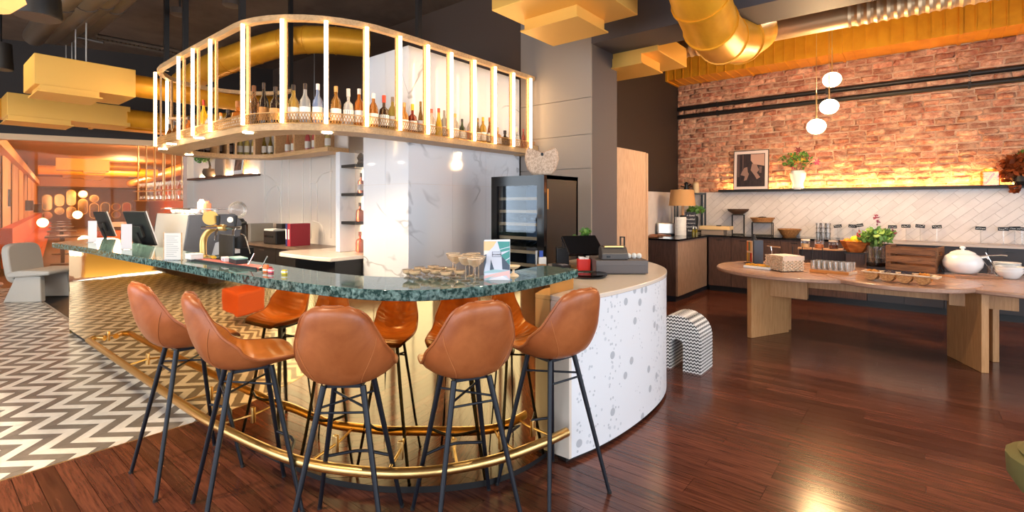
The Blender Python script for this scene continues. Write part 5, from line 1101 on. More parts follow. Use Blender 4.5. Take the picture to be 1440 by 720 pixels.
t = thing('sweet_jar', 'glass jar of colourful sweets behind the receipt printer', 'jar', Vector((v.x, v.y, ST))+off*.07+nv*.42); part('glass', B().lathe([(.05,0),(.055,.01),(.055,.13),(.05,.14)], n=16), M['clear'], t); b = B(); q = random.Random(2)
for k, c_ in enumerate(((220,60,60),(240,200,60),(240,240,240),(180,90,160))): part('sweets', B().sphere((.018*math.cos(k*1.6), .018*math.sin(k*1.6), .03+.022*k), .026, 8, 6), col(*c_, .4), t)
for k in range(3): 
    p_ = Vector((v.x, v.y, ST+.1155))+off*(.09+.045*k)+nv*.16; tag(part('paper_ball', B().add(*(lambda b: (b.v, b.f))(B().sphere((0,0,.022), .024+.003*(k%2), 7, 5))), M['paper'], None, 0, loc=p_), 'white crumpled napkin on the cash drawer, %s from the left' % ordn(k), 'napkin', 'napkins on the cash drawer')
t = thing('ticket_spike', 'thin black ticket stand behind the sweet jar', 'stand', Vector((v.x, v.y, ST))+off*.13+nv*.5); part('post', B().box(-.006,.006,-.006,.006,0,.28).box(-.045,-.033,-.006,.006,.18,.28).box(-.045,.006,-.006,.006,.27,.28), M['black'], t, 0); part('foot', B().box(-.05,.05,-.05,.05,0,.008), M['black'], t, 0)
pl = thing('potted_herb', 'small green herb in a white pot behind the till screen', 'plant', Vector((v.x, v.y, ST))-off*.22+nv*.68); part('pot', B().lathe([(.04,0),(.055,.1),(.045,.1),(.04,.09)], n=14), M['ceramic'], pl); part('leaves', foliage(foliage(B(), (.03,0,.30), .06, 40, .05, 4, 1), (-.09,0,.24), .05, 22, .04, 6, 1), M['leaf'], pl, 0)['kind'] = 'stuff'; part('stem', B().tube([(0,0,.09),(.03,0,.3)], .005, 5), M['stem'], pl); part('stem', B().tube([(0,0,.09),(-.09,0,.24)], .005, 5), M['stem'], pl)
# ------------------------------------------------------------------ buffet cabinets along the brick wall
KZ = 1.03
lc = thing('corner_cabinet', 'grey oak corner cabinet left of the buffet run', 'cabinet', (-3.4,8.9,0)); part('body', B().box(-.385,.36,-.93,1.1,.1,KZ-.03), M['graindark'], lc, 0)
part('front_panel', B().box(.36,.39,-.945,.49,.1,KZ-.03), M['grain'], lc, 0); part('end_panel', B().box(-.385,.36,-.95,-.93,.1,KZ-.03), M['graindark'], lc, 0); part('kick', B().box(-.37,.34,-.9,1.1,0,.1), col(40,42,50,.5), lc, 0)
tag(part('worktop', B().box(-3.785,-2.98,7.93,BRK-.02,KZ-.029,KZ), M['blackgloss'], None, 0), 'glossy black top on the corner cabinet', 'worktop')
xs = [-3.0,-2.2,-1.4,-.6,.3,1.2,2.1,3.0]; nm = ['dark oak buffet cabinet in the corner by the oak unit','dark oak buffet cabinet second from the corner','dark oak buffet cabinet third from the corner','near-black buffet cabinet behind the middle of the table','near-black buffet cabinet behind the wooden crate','near-black buffet cabinet behind the tureen','near-black buffet cabinet at the right edge']
for i in range(len(xs)-1):
    t = thing('buffet_cabinet', nm[i], 'cabinet', (xs[i],9.45,0), 0, 'buffet cabinets along the brick wall'); w_ = xs[i+1]-xs[i]; mt = M['graindark'] if i < 3 else col(46,38,38,.4)
    part('body', B().box(.002,w_-.002,.02,.57,.1,KZ-.03), mt, t, 0); part('kick', B().box(0,w_,.06,.57,0,.1), M['black'], t, 0)
    for k in range(2): dd = part('door', B().box(.004+k*w_/2,w_/2-.004+k*w_/2,0,.02,.11,KZ-.035), mt, t, 0); part('grip', B().box(w_/4-.05+k*w_/2,w_/4+.05+k*w_/2,-.012,0,KZ-.09,KZ-.08), M['black'], dd, 0)
tag(part('worktop', B().box(-2.978,-.62,9.42,BRK-.02,KZ-.029,KZ), M['blackgloss'], None, 0), 'glossy black glass top along the left of the buffet', 'worktop')
tag(part('worktop', B().box(-.618,EASTX-.02,9.42,BRK-.02,KZ-.029,KZ), mk('taupe_top', hexc(196,180,170), .25), None, 0), 'pale taupe stone top along the right of the buffet', 'worktop')
def kb(px, py, z=KZ):
    v = at(px, py, z=z)
    if v.y > BRK-.2: s = (BRK-.2)/v.y; v = Vector((v.x*s, BRK-.2, z))
    return (v.x, v.y, z)
# shelf with light strip
sh_ = thing('brick_shelf', 'thin dark shelf with a glowing strip under the brickwork', 'shelf', (0,BRK-.17,SPL)); part('board', B().box(-2.95,EASTX-.05,0,.15,0,.025), M['black'], sh_, 0); part('lip', B().box(-2.95,EASTX-.05,-.01,0,0,.045), M['black'], sh_, 0); part('light_strip', B().box(-2.86,EASTX-.1,.012,.04,.026,.04), M['glow'], sh_, 0)
SZ = SPL+.0255
def on_sh(px): v = at(px, 265, Y=BRK-.13); return Vector((v.x, BRK-.13, SZ))
p = on_sh(1056); t = thing('framed_photo', 'framed sepia photograph of two seated figures leaning on the brick', 'picture', p); fm = Matrix.Rotation(-.06, 3, 'X'); W4, H4 = .60, .74
part('frame', B().bc((0,.0,H4/2), (W4,.025,H4), m=fm), M['black'], t, 0); part('mat_board', B().bc((0,-.008,H4/2), (W4*.96,.018,H4*.965), m=fm), col(226,206,196,.6), t, 0)
ph = part('photo_print', B().bc((0,-.013,H4/2), (W4*.8,.016,H4*.82), m=fm), mk('photo_dark', hexc(52,36,36), .5, var=(hexc(34,22,24), 9, (3,1,1), .4, .6)), t, 0)
def blob(pts, c_): part('printed_shape', B().wallprism([(x*W4*.8, H4*.09+z*H4*.82) for x, z in pts], lambda a, z, tt: (a, -.0215-tt+z*.06*0-.0+ (z-H4/2)*.06, z), .001), col(*c_, .5), ph, 0)
blob([(0,.98),(.48,.98),(.48,.62),(.1,.68),(.0,.8)], (190,148,128)); blob([(.05,.7),(.2,.68),(.3,.5),(.22,.42),(.34,.28),(.22,.22),(.14,.34),(.0,.5)], (150,116,102)); blob([(-.22,.58),(-.12,.6),(-.1,.45),(-.06,.38),(-.14,.2),(-.24,.18),(-.2,.32),(-.36,.36),(-.3,.48)], (146,112,98)); blob([(-.48,.98),(-.4,.98),(-.4,.3),(-.48,.3)], (90,66,62)); blob([(-.3,.98),(-.26,.98),(-.26,.5),(-.3,.5)], (96,72,66)); blob([(.3,.6),(.4,.6),(.38,.4),(.3,.42)], (110,84,76))
p = on_sh(1122); t = thing('flower_vase', 'white ceramic vase of yellow and magenta flowers on the lit shelf', 'vase', p); part('vase', B().lathe([(.07,0),(.09,.03),(.08,.1),(.12,.2),(.13,.28),(.1,.33),(.085,.33),(.09,.28)], n=22), M['ceramic'], t)
part('foliage', foliage(foliage(B(), (.06,-.15,.5), .2, 60, .07, 11, .8), (-.14,-.1,.54), .17, 34, .06, 12, .8), M['leaf'], t, 0)['kind'] = 'stuff'
for k, (x, z, c_) in enumerate(((.16,.56,(170,20,80)),(.02,.68,(140,14,50)),(-.05,.4,(180,30,90)),(.3,.46,(214,40,120)),(-.04,.58,(236,190,30)),(.1,.5,(240,206,40)),(.0,.5,(230,180,30)))):
    b = B()
    for j in range(6): a = j*PI/3; b.add([(x,-.08,z),(x+.03*math.cos(a-.35),-.1,z+.03*math.sin(a-.35)),(x+.07*math.cos(a),-.11,z+.07*math.sin(a)),(x+.03*math.cos(a+.35),-.1,z+.03*math.sin(a+.35))], [(0,1,2,3)])
    part('flower', b, col(*c_, .5), t, 0)
for x in (.1,-.05,.22): part('stem', B().tube([(0,0,.28),(x,-.03,.5)], .006, 5), M['stem'], t)
p = on_sh(1392); t = thing('amber_jar', 'amber glass lantern jar on the right of the lit shelf', 'jar', p); part('jar', B().box(-.1,.1,-.07,.07,0,.22), glass('amber_glass', (1,.72,.35), .15), t, 0, bevel=.012); part('collar', B().lathe([(.05,.22),(.07,.245),(.07,.26)], n=16), M['brass'], t); part('twig', B().tube([(-.05,0,.01),(.0,.02,.1),(.04,-.02,.18)], .012, 6), dp, t)
p = on_sh(1437); t = thing('trailing_plant', 'bronze leaved trailing plant at the right end of the lit shelf', 'plant', p); part('pot', B().lathe([(.08,0),(.12,.06),(.11,.14),(.09,.14)], n=16), M['black'], t); part('foliage', foliage(foliage(foliage(B(), (0,0,.3), .22, 150, .11, 21, .9), (-.12,-.06,.16), .12, 60, .1, 22, .9), (-.08,-.1,-.03), .07, 24, .08, 23, 1.2), mk('bronze_leaf', hexc(130,60,24), .5, rnd=.4), t, 0)['kind'] = 'stuff'; part('green_shoots', foliage(B(), (.05,0,.45), .09, 26, .09, 24, .8), M['leaf'], t, 0)['kind'] = 'stuff'
# corner group: lamp, toaster, chalkboard, rack
p = at(957,331,z=KZ); t = thing('table_lamp', 'table lamp with tan drum shade on a white ribbed base', 'lamp', p)
pr_ = []
for k in range(14): pr_ += [(.098,.024*k),(.104,.024*k+.012)]
part('ribbed_base', B().lathe(pr_+[(.098,.336),(.02,.336)], n=24), M['ceramic'], t, 25); part('stem', B().tube([(0.04,0,.33),(.04,0,.56)], .022, 10), M['oakleg'], t); part('shade', B().lathe([(.235,.54),(.2,.83)], (.03,0,0), 28), mk('tan_linen', hexc(200,150,96), .8, bump=(150,.2,.003)), t, 60); part('neck_ring', B().lathe([(.05,.335),(.05,.36),(.025,.37)], (.04,0,0), 14), M['black'], t)
p = at(938,330,z=KZ); t = thing('toaster', 'brushed steel toaster beside the lamp', 'toaster', p, VA); part('shell', B().box(-.2,.12,-.1,.1,.015,.22), M['steel'], t, 0, bevel=.02); part('end_cap', B().box(.12,.22,-.09,.09,.015,.2), M['chrome'], t, 0, bevel=.02); part('base', B().box(-.19,.21,-.09,.09,0,.015), M['black'], t, 0); part('slot', B().box(-.15,.1,-.03,-.01,.219,.222).box(-.15,.1,.01,.03,.219,.222), M['black'], t, 0)
for k, (px, py, c_, lab) in enumerate(((925,331,(150,96,64),'round wooden serving board in front of the toaster'),(913,333,(120,72,44),'dark wooden board at the cabinet corner'))): p = at(px, py, z=KZ); tt = thing('wooden_board', lab, 'board', (p.x, p.y, KZ)); part('board', B().lathe([(.15,0),(.16,.006),(.15,.015),(.01,.016)], n=22), col(*c_, .5), tt); part('handle', B().box(.14,.24,-.02,.02,.002,.014), col(*c_, .5), tt, 0)
p = at(971,330,z=KZ); t = thing('chalkboard', 'small chalkboard with handwritten breakfast words', 'sign', p, VA-.2); part('board', B().box(-.09,.09,-.01,.01,.005,.42), mk('slate', hexc(44,46,54), .7), t, 0); part('stand', B().box(-.08,.08,-.03,.05,0,.012), M['black'], t, 0)
for k, s in enumerate(('A Good', 'Breakfast', 'is the start to', 'a Good Day', 'Enjoy')): text(s, .042 if k != 2 else .03, t, (0, -.0115, .345-.07*k), (PI/2,0,0), M['white'])
rk_ = thing('wire_rack', 'tall black metal rack in the corner behind the lamp', 'rack', Vector(kb(971,328))+Vector((-.02,.02,0)), VA); 
for x in (-.27,.27):
    for y in (-.08,.08): part('post', B().box(x-.015,x+.015,y-.015,y+.015,0,.79), M['black'], rk_, 0)
part('shelf', B().box(-.28,.28,-.09,.09,.755,.785), M['black'], rk_, 0); part('lower_rail', B().box(-.28,.28,-.09,-.07,.03,.06), M['black'], rk_, 0)
rl = rk_.location; t = thing('figurine', 'small dark figurine on top of the corner rack', 'ornament', rl+Vector((off*-.07))+Vector((0,0,.786))); part('body', B().lathe([(.06,0),(.04,.03),(.05,.08),(.03,.14),(.045,.19),(.01,.22)], n=10), M['black'], t); part('arm', B().tube([(-.11,0,.14),(0,0,.11),(.09,0,.17)], .014, 6), M['black'], t)
t = thing('cream_jar', 'cream storage jar on top of the corner rack', 'jar', rl+off*.12+Vector((0,0,.786))); part('jar', B().lathe([(.055,0),(.06,.02),(.058,.17),(.05,.19)], n=16), col(226,196,150,.4), t); part('lid', B().lathe([(.06,.19),(.06,.21),(.02,.22)], n=16), M['oak'], t)
t = thing('corner_plant', 'leafy green plant behind the chalkboard', 'plant', rl+Vector((0,-.02,0))+off*.09+Vector((0,0,.0))); part('pot', B().lathe([(.06,0),(.08,.3),(.07,.34)], n=14), M['black'], t); part('leaves', foliage(B(), (.05,-.05,.46), .17, 60, .09, 31, .5), M['leaf'], t, 0)['kind'] = 'stuff'
for k, dx in enumerate((0,.055)): p = at(975,331,z=KZ)+Vector((0,0,0))+off*dx; t = thing('oil_bottle', '%s small oil bottle with white spout by the chalkboard' % ('left','right')[k], 'bottle', p, 0, 'oil bottles by the chalkboard'); part('glass', B().lathe([(.024,0),(.025,.08),(.01,.11),(.01,.13)], n=12), gmat(170,150,40), t); part('spout', B().lathe([(.012,.12),(.004,.16)], n=8), M['white'], t)
p = kb(1010,330); t = thing('bread_box', 'pale beech bread box with a slatted front on the buffet', 'bread box', (p[0],p[1]-.1,KZ), .05); part('lid', B().box(-.27,.26,-.15,.15,.1,.165), col(232,196,140,.5), t, 0, bevel=.006); part('box', B().box(-.24,.15,-.13,.14,.005,.1), col(150,132,116,.5), t, 0); part('knob', B().box(.0,.08,-.02,.02,.165,.18), M['black'], t, 0)
def wire_stand(t, w_, d_, h_, r=.008):
    for x in (-w_/2, w_/2):
        for y in (-d_/2, d_/2): part('leg', B().tube([(x,y,0),(x,y,h_)], r, 6), M['black'], t)
    for z in (.01, h_): part('ring', B().tube([(-w_/2,-d_/2,z),(w_/2,-d_/2,z),(w_/2,d_/2,z),(-w_/2,d_/2,z)], r, 6, closed=True), M['black'], t)
p = kb(1038,328); t = thing('display_stand', 'tall black wire stand under the dark bowl', 'stand', p, .3); wire_stand(t, .2, .2, .37)
t = thing('wooden_bowl', 'dark carved bowl on the tall wire stand', 'bowl', (p[0],p[1],KZ+.379)); part('bowl', B().lathe([(.08,0),(.17,.06),(.19,.1),(.17,.1),(.08,.03),(.01,.02)], n=16), col(84,60,46,.6), t, 20); part('foot', B().lathe([(.09,0),(.09,.006)], n=16), col(60,44,36,.6), t)
p = kb(1072,328); t = thing('display_stand', 'lower black wire stand under the oval basket tray', 'stand', p, .3); wire_stand(t, .33, .22, .235)
wick = mk('wicker', hexc(196,140,84), .7, var=(hexc(150,98,54), 40, (1,1,3), .4, .6), bump=(90,.7,.01)); wickp = mk('wicker_pale', hexc(232,206,176), .7, var=(hexc(206,170,132), 40, (1,1,3), .4, .6), bump=(90,.7,.01))
t = thing('basket_tray', 'oval wicker tray on the lower wire stand', 'basket', (p[0],p[1],KZ+.245)); part('tray', B().lathe([(.16,0),(.195,.07),(.185,.07),(.15,.012),(.01,.01)], n=26, sy=.7), wick, t); part('rim', B().tube([(.195*math.cos(2*PI*k/26), .137*math.sin(2*PI*k/26), .07) for k in range(26)], .012, 6, closed=True), wick, t); part('bread', B().sphere((0,0,.06), .1, 12, 6, (1,.6,.4)), col(60,44,40,.6), t)
p = kb(1110,331); t = thing('wicker_bowl', 'round woven wicker bowl on the buffet counter', 'bowl', p); part('bowl', B().lathe([(.1,0),(.14,.05),(.18,.125),(.165,.125),(.1,.02),(.01,.01)], n=24), wick, t, 30); part('rim', B().tube([(.175*math.cos(2*PI*k/26), .175*math.sin(2*PI*k/26), .125) for k in range(26)], .012, 6, closed=True), wick, t)
tum = B().lathe([(.03,0),(.038,.095),(.036,.095),(.029,.006),(.001,.005)], n=14).mesh('glass_tumbler', M['clear'])
for c in range(3):
    for k in range(3):
        p = kb(1151+7*c,330); tag(put('glass_tumbler', tum, None, (p[0], p[1]-.02, KZ+.078*k)), 'clear tumbler in the stack on the buffet, %s column, %s level' % (('left','middle','right')[c], ('bottom','middle','top')[k]), 'glass', 'stacked tumblers on the buffet')
for k, (px, py, rz, lab) in enumerate(((1178,318,-.15,'above the glass tumblers'),(1199,318,.1,'left of the leafy vase'),(1208,317,-.2,'just behind the lemon'),(1255,319,.0,'right of the leafy vase'),(1274,318,.0,'above the left of the crate'),(1294,318,.1,'above the middle of the crate'),(1317.5,319,-.1,'above the right of the crate'),(1379,321,.05,'above the tureen ladle'),(1411,322,0,'above the stacked bowls'),(1427,321,-.05,'near the right edge'),(1437,322,.05,'cut by the right edge'))):
    v = at(px, py, Y=BRK-.16); t = thing('name_sign', 'small black chalk sign on a clear stand %s' % lab, 'sign', (v.x, v.y, KZ), .15, 'black chalk signs on the buffet'); h_ = v.z-KZ
    part('plate', B().bc((0,0,h_), (.115,.006,.05), m=Matrix.Rotation(rz,3,'Y')), M['black'], t, 0); q = random.Random(k); b = B()
    for j in range(5): x = -.04+.02*j; b.bc((x, -.0035, h_+q.uniform(-.006,.006)), (.016,.001,.005), m=Matrix.Rotation(q.uniform(-.9,.9),3,'Y'))
    part('chalk_marks', b, M['white'], t, 0); part('stand', B().box(-.004,.004,-.004,.004,0,h_-.02).box(-.03,.03,-.02,.02,0,.006), M['clear'], t, 0)
# ------------------------------------------------------------------ buffet table
TZ = .80
tb = thing('buffet_table', 'long oak buffet table with overlapping rounded tops', 'table')
def disc(cx, cy, rx, ry, z0, z1): return B().prism([(cx+rx*math.cos(2*PI*k/48), cy+ry*math.sin(2*PI*k/48)) for k in range(48)], z0, z1)
part('table_top', disc(-1.15, 6.98, .92, .88, TZ-.045, TZ), M['oakt'], tb, 30, bevel=.012); part('table_top', disc(.95, 7.12, 1.0, .84, TZ-.0455, TZ-.0005), M['oakt'], tb, 30, bevel=.012); part('table_top', disc(-.15, 6.72, .66, .66, TZ-.04, TZ+.008), M['oakt'], tb, 30, bevel=.012)
def legslab(a, c, th, z1): 
    a, c = Vector(a), Vector(c); d_ = c-a; part('leg', B().bc(((a.x+c.x)/2, (a.y+c.y)/2, z1/2), (d_.length, th, z1), math.atan2(d_.y,d_.x)), M['oakleg'], tb, 0, bevel=.004)
legslab((-1.56,6.42),(-1.27,7.02),.06,TZ-.045); legslab((-1.575,6.56),(-1.27,7.18),.06,TZ-.045); legslab((.27,7.0),(.50,6.48),.06,TZ-.045); legslab((.42,7.32),(.62,7.0),.06,TZ-.045)
part('beam', B().box(-1.2,.35,6.85,6.97,TZ-.2,TZ-.046), M['oakleg'], tb, 0); part('beam_end', B().box(-1.45,-1.0,6.7,6.8,TZ-.32,TZ-.046), M['oakleg'], tb, 0); part('beam_end', B().box(.25,.75,6.7,6.78,TZ-.22,TZ-.046), M['oakleg'], tb, 0)
def on_t(px, py, z=TZ+.001): v = at(px, py, z=z); return Vector((v.x, v.y, z))
MZ = TZ+.009
p = on_t(1060,371); t = thing('tea_box', 'tall black tea box with coloured sachets on the table', 'tea box', p, -.75); part('case', B().box(-.06,.09,-.055,.075,.01,.32), col(52,58,70,.4), t, 0); part('base_plate', B().box(-.1,.1,-.08,.09,0,.01), M['black'], t, 0); part('handle', B().tube([(0,0,.32),(0,0,.4)], [.035,.014], 10), M['black'], t)
part('front_frame', B().box(-.06,.06,-.062,-.055,.02,.31), col(226,190,150,.5), t, 0)
for k in range(3):
    for j in range(2): part('sachet', B().box(-.052+.037*k,-.052+.031+.037*k,-.068,-.062,.03+.145*j,.15+.145*j), col(*[(206,150,60),(150,140,90),(190,44,30),(226,120,50),(110,120,90),(220,170,110)][k+3*j], .5), t, 0)
p = on_t(1064,377); t = thing('pasta_tray', 'shallow white tray of yellow flakes on the table', 'tray', p, -.2); part('tray', B().box(-.13,.19,-.08,.09,0,.03), M['ceramic'], t, 0, bevel=.006); b = B(); q = random.Random(8)
for k in range(260): b.bc((q.uniform(-.11,.17), q.uniform(-.065,.075), .033+q.uniform(0,.014)), (.022,.007,.007), q.uniform(0,6))
part('flakes', b, col(236,176,60,.6), t, 0)['kind'] = 'stuff'
# wicker basket with wickerwork staves
p = on_t(1103,380); t = thing('wicker_basket', 'square pale wicker basket with cloth lining on the table', 'basket', p, .9); hw_, hh_ = .135, .18; b = B(); n = 0
for sx_, sy_ in ((1,0),(-1,0),(0,1),(0,-1)):
    for k in range(11):
        a = -hw_+2*hw_*k/10
        for zz_ in range(10):
            z = .008+zz_*.0175; bulge = .006*(1 if (k+zz_) % 2 else -1)
            if sx_: b.bc((sx_*(hw_+bulge), a, z+.008), (.012,.029,.016))
            else: b.bc((a, sy_*(hw_+bulge), z+.008), (.029,.012,.016))
part('weave', b, wickp, t, 0)['kind'] = 'stuff'; part('lining', B().box(-hw_+.012,hw_-.012,-hw_+.012,hw_-.012,.01,hh_+.006), M['paper'], t, 0); part('band', B().box(-hw_-.014,hw_+.014,-hw_-.014,-hw_-.004,hh_-.05,hh_).box(hw_+.004,hw_+.014,-hw_-.014,hw_+.014,hh_-.05,hh_), col(226,196,170,.7), t, 0)
p = on_t(1084,372); t = thing('chrome_stand', 'slim chrome napkin stand behind the wicker basket', 'stand', p+Vector((0,.1,0))); part('post', B().tube([(0,0,0),(-.01,0,.16),(-.02,0,.23)], .009, 8), M['chrome'], t); part('bar', B().tube([(-.07,0,.235),(.09,.04,.225)], .009, 8), M['chrome'], t); part('foot', B().lathe([(.05,0),(.05,.008)], n=14), M['chrome'], t)
# jar crate at the back of the table
p = on_t(1160,370); jr = thing('jar_rack', 'dark wooden two-step jar rack behind the glasses', 'rack', p+Vector((0,.28,0)), .1); part('shelf', B().box(-.36,.36,-.1,.1,.16,.178), M['oakleg'], jr, 0); part('side', B().box(-.36,-.34,-.1,.1,0,.16), M['graindark'], jr, 0); part('side', B().box(.34,.36,-.1,.1,0,.16), M['graindark'], jr, 0); part('back', B().box(-.34,.34,.08,.1,0,.16), M['graindark'], jr, 0)
for k in range(4): part('wire', B().tube([(-.42+.12*k,-.14,0),(-.42+.12*k,-.14,.2)], .006, 6), M['black'], jr)
for k, c_ in enumerate(((236,196,140),(206,120,60),(96,48,32),(180,90,60))):
    p2 = jr.location+Vector((-.27+.17*k, -.02-.02*k*.2, .179)); t = thing('preserve_jar', 'glass jar of %s on the jar rack' % ('oats','apricot preserve','dark jam','red jam')[k], 'jar', p2, 0, 'jars on the jar rack'); part('glass', B().lathe([(.055,0),(.06,.01),(.06,.09),(.05,.1)], n=16), M['clear'], t); part('contents', B().lathe([(.05,.004),(.053,.055),(.01,.06)], n=14), col(*c_, .5), t); part('lid', B().lathe([(.058,.1),(.058,.118),(.01,.12)], n=16), M['clear'] if k % 2 else col(232,216,200,.4), t)
p = on_t(1170,384); t = thing('glass_board', 'orange wooden board under the drinking glasses', 'board', p, -.2); part('board', B().box(-.2,.2,-.11,.16,0,.035), col(206,130,60,.5), t, 0, bevel=.006); part('end_grain', B().box(.2,.206,-.11,.16,.001,.034), col(240,206,170,.5), t, 0)
t2 = B().lathe([(.028,0),(.031,.1),(.029,.1),(.026,.008),(.001,.007)], n=14).mesh('drinking_glass', M['clear']); k = 0
for j in range(3):
    for i in range(7): 
        q2 = Vector((-.17+.058*i, -.07+.08*j, .036)); cz, sz = math.cos(-.2), math.sin(-.2); tag(put('drinking_glass', t2, None, p+Vector((q2.x*cz-q2.y*sz, q2.x*sz+q2.y*cz, .036))), 'drinking glass on the orange board, %s row, %s from the left' % (('front','middle','back')[j], ordn(i)), 'glass', 'drinking glasses on the orange board')
# fruit bowl
p = on_t(1202,372); t = thing('bowl_stand', 'dark block raising the fruit bowl', 'stand', p+Vector((0,.1,0))); part('block', B().box(-.1,.1,-.08,.08,0,.14), M['graindark'], t, 0); part('cap', B().box(-.12,.12,-.1,.1,.14,.155), M['black'], t, 0)
fb = thing('fruit_bowl', 'carved orange wooden bowl of fruit on the table', 'bowl', p+Vector((0,.1,.156))); b = B()
b.lathe([(.09,0),(.14,.06),(.185,.15),(.17,.15),(.12,.06),(.01,.02)], n=9); part('bowl', b, mk('carved_wood', hexc(214,128,60), .5, var=(hexc(176,92,40), 8, (1,1,3), .4, .6)), fb, 20); part('foot', B().lathe([(.09,0),(.09,.004)], n=9), M['oakleg'], fb)
q = random.Random(4)
for k, (x, y, z, r, c_, nm_) in enumerate(((.0,-.05,.165,.058,(240,206,40),'lemon-yellow grapefruit on top of the fruit bowl'),(-.09,-.03,.135,.05,(232,140,40),'orange at the left of the fruit bowl'),(.09,-.05,.135,.05,(236,150,40),'orange at the right of the fruit bowl'),(.02,.08,.14,.05,(232,140,40),'orange at the back of the fruit bowl'),(.0,-.11,.125,.045,(230,130,30),'orange at the front of the fruit bowl'))):
    o = tag(part('fruit', B().sphere((0,0,0), r, 14, 9), col(*c_, .45, bump=(90,.2,.004)), None, 80, loc=fb.location+Vector((x,y,z))), nm_, 'fruit', 'fruit in the carved bowl'); part('stalk', B().lathe([(.004,r*.97),(.004,r*1.06)], n=6), M['stem'], o)
# leafy vase
p = on_t(1233,374); t = thing('leafy_vase', 'glass vase of leafy green stems on the table', 'vase', p+Vector((.0,-.02,0))); part('glass', B().lathe([(.1,0),(.105,.01),(.105,.26),(.1,.26),(.1,.02)], n=24), M['clear'], t); part('water', B().lathe([(.095,.012),(.095,.11),(.001,.111)], n=20), glass('vase_water', (.5,.55,.6), .1), t); part('dark_base', B().lathe([(.11,0),(.11,.05),(.09,.05)], n=24), M['blackgloss'], t)
for k in range(7): a = k*.9; part('stem', B().tube([(.03*math.cos(a),.03*math.sin(a),.03),(.05*math.cos(a+1),.05*math.sin(a+1),.25),(.12*math.cos(a+1),.12*math.sin(a+1),.38)], .004, 5), M['stem'], t)
part('foliage', foliage(foliage(foliage(B(), (0,0,.38), .16, 170, .075, 41, .8), (.1,0,.42), .1, 60, .07, 42), (-.1,0,.36), .1, 60, .07, 43), mk('bright_leaf', hexc(120,156,70), .5, rnd=.35), t, 0)['kind'] = 'stuff'; part('blossom', foliage(foliage(B(), (0,0,.6), .03, 16, .04, 44, 2.6), (.17,-.03,.44), .03, 12, .035, 45, 2), col(150,70,90,.6), t, 0); part('blossom', foliage(B(), (-.19,-.03,.4), .03, 12, .035, 46, 2), col(190,80,70,.6), t, 0)
# slatted crate
p = on_t(1286,381); cr_ = thing('wooden_crate', 'dark slatted wooden crate with cut-out handles on the table', 'crate', p+Vector((.0,.06,0)), -.25); cw_, cd__, ch = .235, .16, .285; slat = wood('crate_wood', hexc(150,100,62), hexc(96,60,38), .55, 0, 6, .15)
for sy_ in (-1,1):
    for z0 in (.0,.1,.2): part('slat', B().box(-cw_,cw_,sy_*cd__-.008,sy_*cd__+.008,z0+.005,z0+.072), slat, cr_, 0)
for sx_ in (-1,1): part('end_panel', B().box(sx_*cw_-.009,sx_*cw_+.009,-cd__,cd__,.005,.2).box(sx_*cw_-.009,sx_*cw_+.009,-cd__,-.06,.2,ch+.01).box(sx_*cw_-.009,sx_*cw_+.009,.06,cd__,.2,ch+.01).box(sx_*cw_-.009,sx_*cw_+.009,-.06,.06,.245,ch+.01), slat, cr_, 0)
part('bottom', B().box(-cw_,cw_,-cd__,cd__,0,.01), slat, cr_, 0)
for x in (-cw_+.025, cw_-.025): part('corner_post', B().box(x-.014,x+.014,-cd__+.01,-cd__+.035,.005,ch), slat, cr_, 0)
# four-cup basket tray
p = on_t(1262,398, MZ); bs = thing('basket_set', 'tray of four half-round wicker baskets of snacks', 'basket', p+Vector((0,.07,0)), -.2); w_ = .135
for k in range(4):
    b = B(); cx = -.21+.14*k; n1, n2 = 9, 6
    b.grid(lambda u, v: (cx-.062+.124*u, -.075*math.cos(v*PI)*1.0, .085-.08*math.sin(v*PI)*(1-.45*abs(2*u-1)**3)), 9, 10)
    b.grid(lambda u, v: (cx+.064*math.cos(PI+u*PI)*1.0, -.078, .088+.082*math.sin(PI+u*PI)*v), 12, 3)
    cupb = part('basket_cup', b, wick, bs, 40); part('snacks', foliage(B(), (cx,0,.095), .05, 46, .03, 60+k, .25), col(*[(206,130,40),(80,60,60),(70,56,60),(226,150,60)][k], .6), cupb, 0)['kind'] = 'stuff'
part('rim', B().tube([(-.29,-.085,.09),(.29,-.085,.09),(.29,.085,.09),(-.29,.085,.09)], .008, 6, closed=True), wickp, bs)
for k in range(5): part('divider', B().box(-.29+.14*k+.005,-.275+.14*k+.005,-.08,.08,.083,.095), wickp, bs, 0)
part('end_handle', B().box(.28,.33,-.08,.08,.075,.092), wickp, bs, 0)
# tureen on a tray, ladle, bowls
p = on_t(1368,391); ty = thing('wooden_tray', 'low wooden tray under the white tureen', 'tray', p+Vector((-.02,.08,0)), .62); part('tray', B().box(-.24,.25,-.11,.11,0,.014), col(170,116,76,.4), ty, 0, bevel=.003); part('lip', B().box(-.24,.25,-.112,-.1,.014,.024), col(150,98,62,.4), ty, 0)
p2 = on_t(1356,387)+Vector((-.01,.06,.015)); tu = thing('soup_tureen', 'round white ceramic tureen with lid on the wooden tray', 'tureen', p2); part('pot', B().lathe([(.09,0),(.13,.02),(.172,.08),(.178,.13),(.155,.19),(.11,.225),(.1,.225)], n=32), M['ceramic'], tu, 60); part('lid', B().lathe([(.115,.226),(.1,.24),(.05,.262),(.02,.265)], n=28), M['ceramic'], tu, 60); part('knob', B().lathe([(.015,.262),(.014,.275),(.028,.285),(.02,.305),(.002,.308)], n=16), M['ceramic'], tu, 60)
part('handle', B().tube([(.15,.05,.18),(.2,.06,.19),(.22,.06,.17)], .01, 8), M['ceramic'], tu)
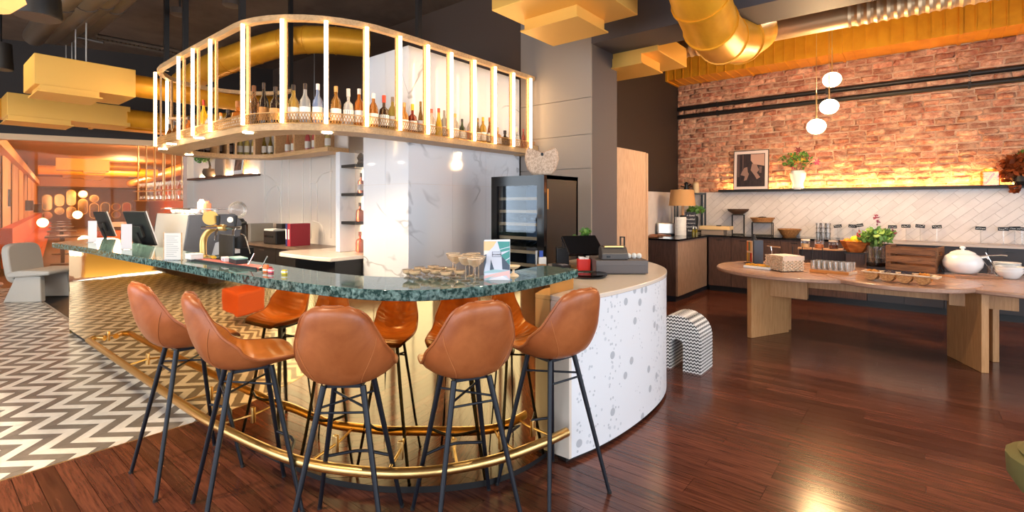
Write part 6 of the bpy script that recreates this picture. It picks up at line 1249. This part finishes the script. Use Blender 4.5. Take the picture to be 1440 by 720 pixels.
t = thing('soup_ladle', 'steel ladle resting across the tureen', 'ladle', p2+Vector((.12,-.03,.19))); part('handle', B().tube([(-.04,0,.0),(.08,.06,.02),(.2,.12,.03),(.25,.14,.025)], .007, 8), M['chrome'], t); part('bowl', B().sphere((-.06,-.01,-.01), .03, 12, 6, (1,1,.6)), M['chrome'], t)
p3 = on_t(1395,388)+Vector((0,.04,.015)); t = thing('small_carafe', 'small clear glass with tongs beside the tureen', 'glass', p3); part('glass', B().lathe([(.035,0),(.04,.09),(.038,.09),(.033,.01)], n=16), M['clear'], t)
for a, c in (((-.1,.02,.2),(0,0,.03)),((-.08,.03,.16),(.01,0,.02)),((-.05,-.02,.24),(.02,0,.08))): part('tong', B().tube([a,c], .004, 6), M['chrome'], t)
p4 = on_t(1420,392)
for k in range(3): tag(part('serving_bowl', B().lathe([(.06,0),(.075,.012),(.115,.07),(.12,.08),(.113,.08),(.06,.02),(.001,.016)], n=28), M['ceramic'], None, 60, loc=p4+Vector((0,.03,.025*k))), 'white serving bowl right of the tureen, %s of its stack' % ('lowest','middle','uppermost')[k], 'bowl', 'white bowls right of the tureen')
for k in range(5): tag(part('side_plate', B().lathe([(.05,0),(.09,.006),(.115,.016),(.116,.019),(.05,.008),(.001,.008)], n=28), M['ceramic'], None, 60, loc=p4+Vector((-.0,.22,.08+.014*k))), 'white side plate piled behind the serving bowls, %s from the bottom' % ordn(k), 'plate', 'side plates behind the bowls')
t = thing('plate_riser', 'low white riser under the pile of side plates', 'stand', p4+Vector((0,.22,0))); part('riser', B().lathe([(.08,0),(.07,.06),(.09,.0795)], n=20), M['ceramic'], t); part('base_ring', B().lathe([(.09,0),(.085,.008)], n=20), M['ceramic'], t)
bn = thing('folded_cloth', 'black folded cloth leaning on the crate end', 'cloth', on_t(1322,385)+Vector((0,.03,0))); part('fold', B().tube([(-.03,0,.01),(0,.02,.09),(.03,0,.02)], .015, 8), M['black'], bn); part('hem', B().box(-.04,.04,-.02,.02,0,.01), M['black'], bn, 0)
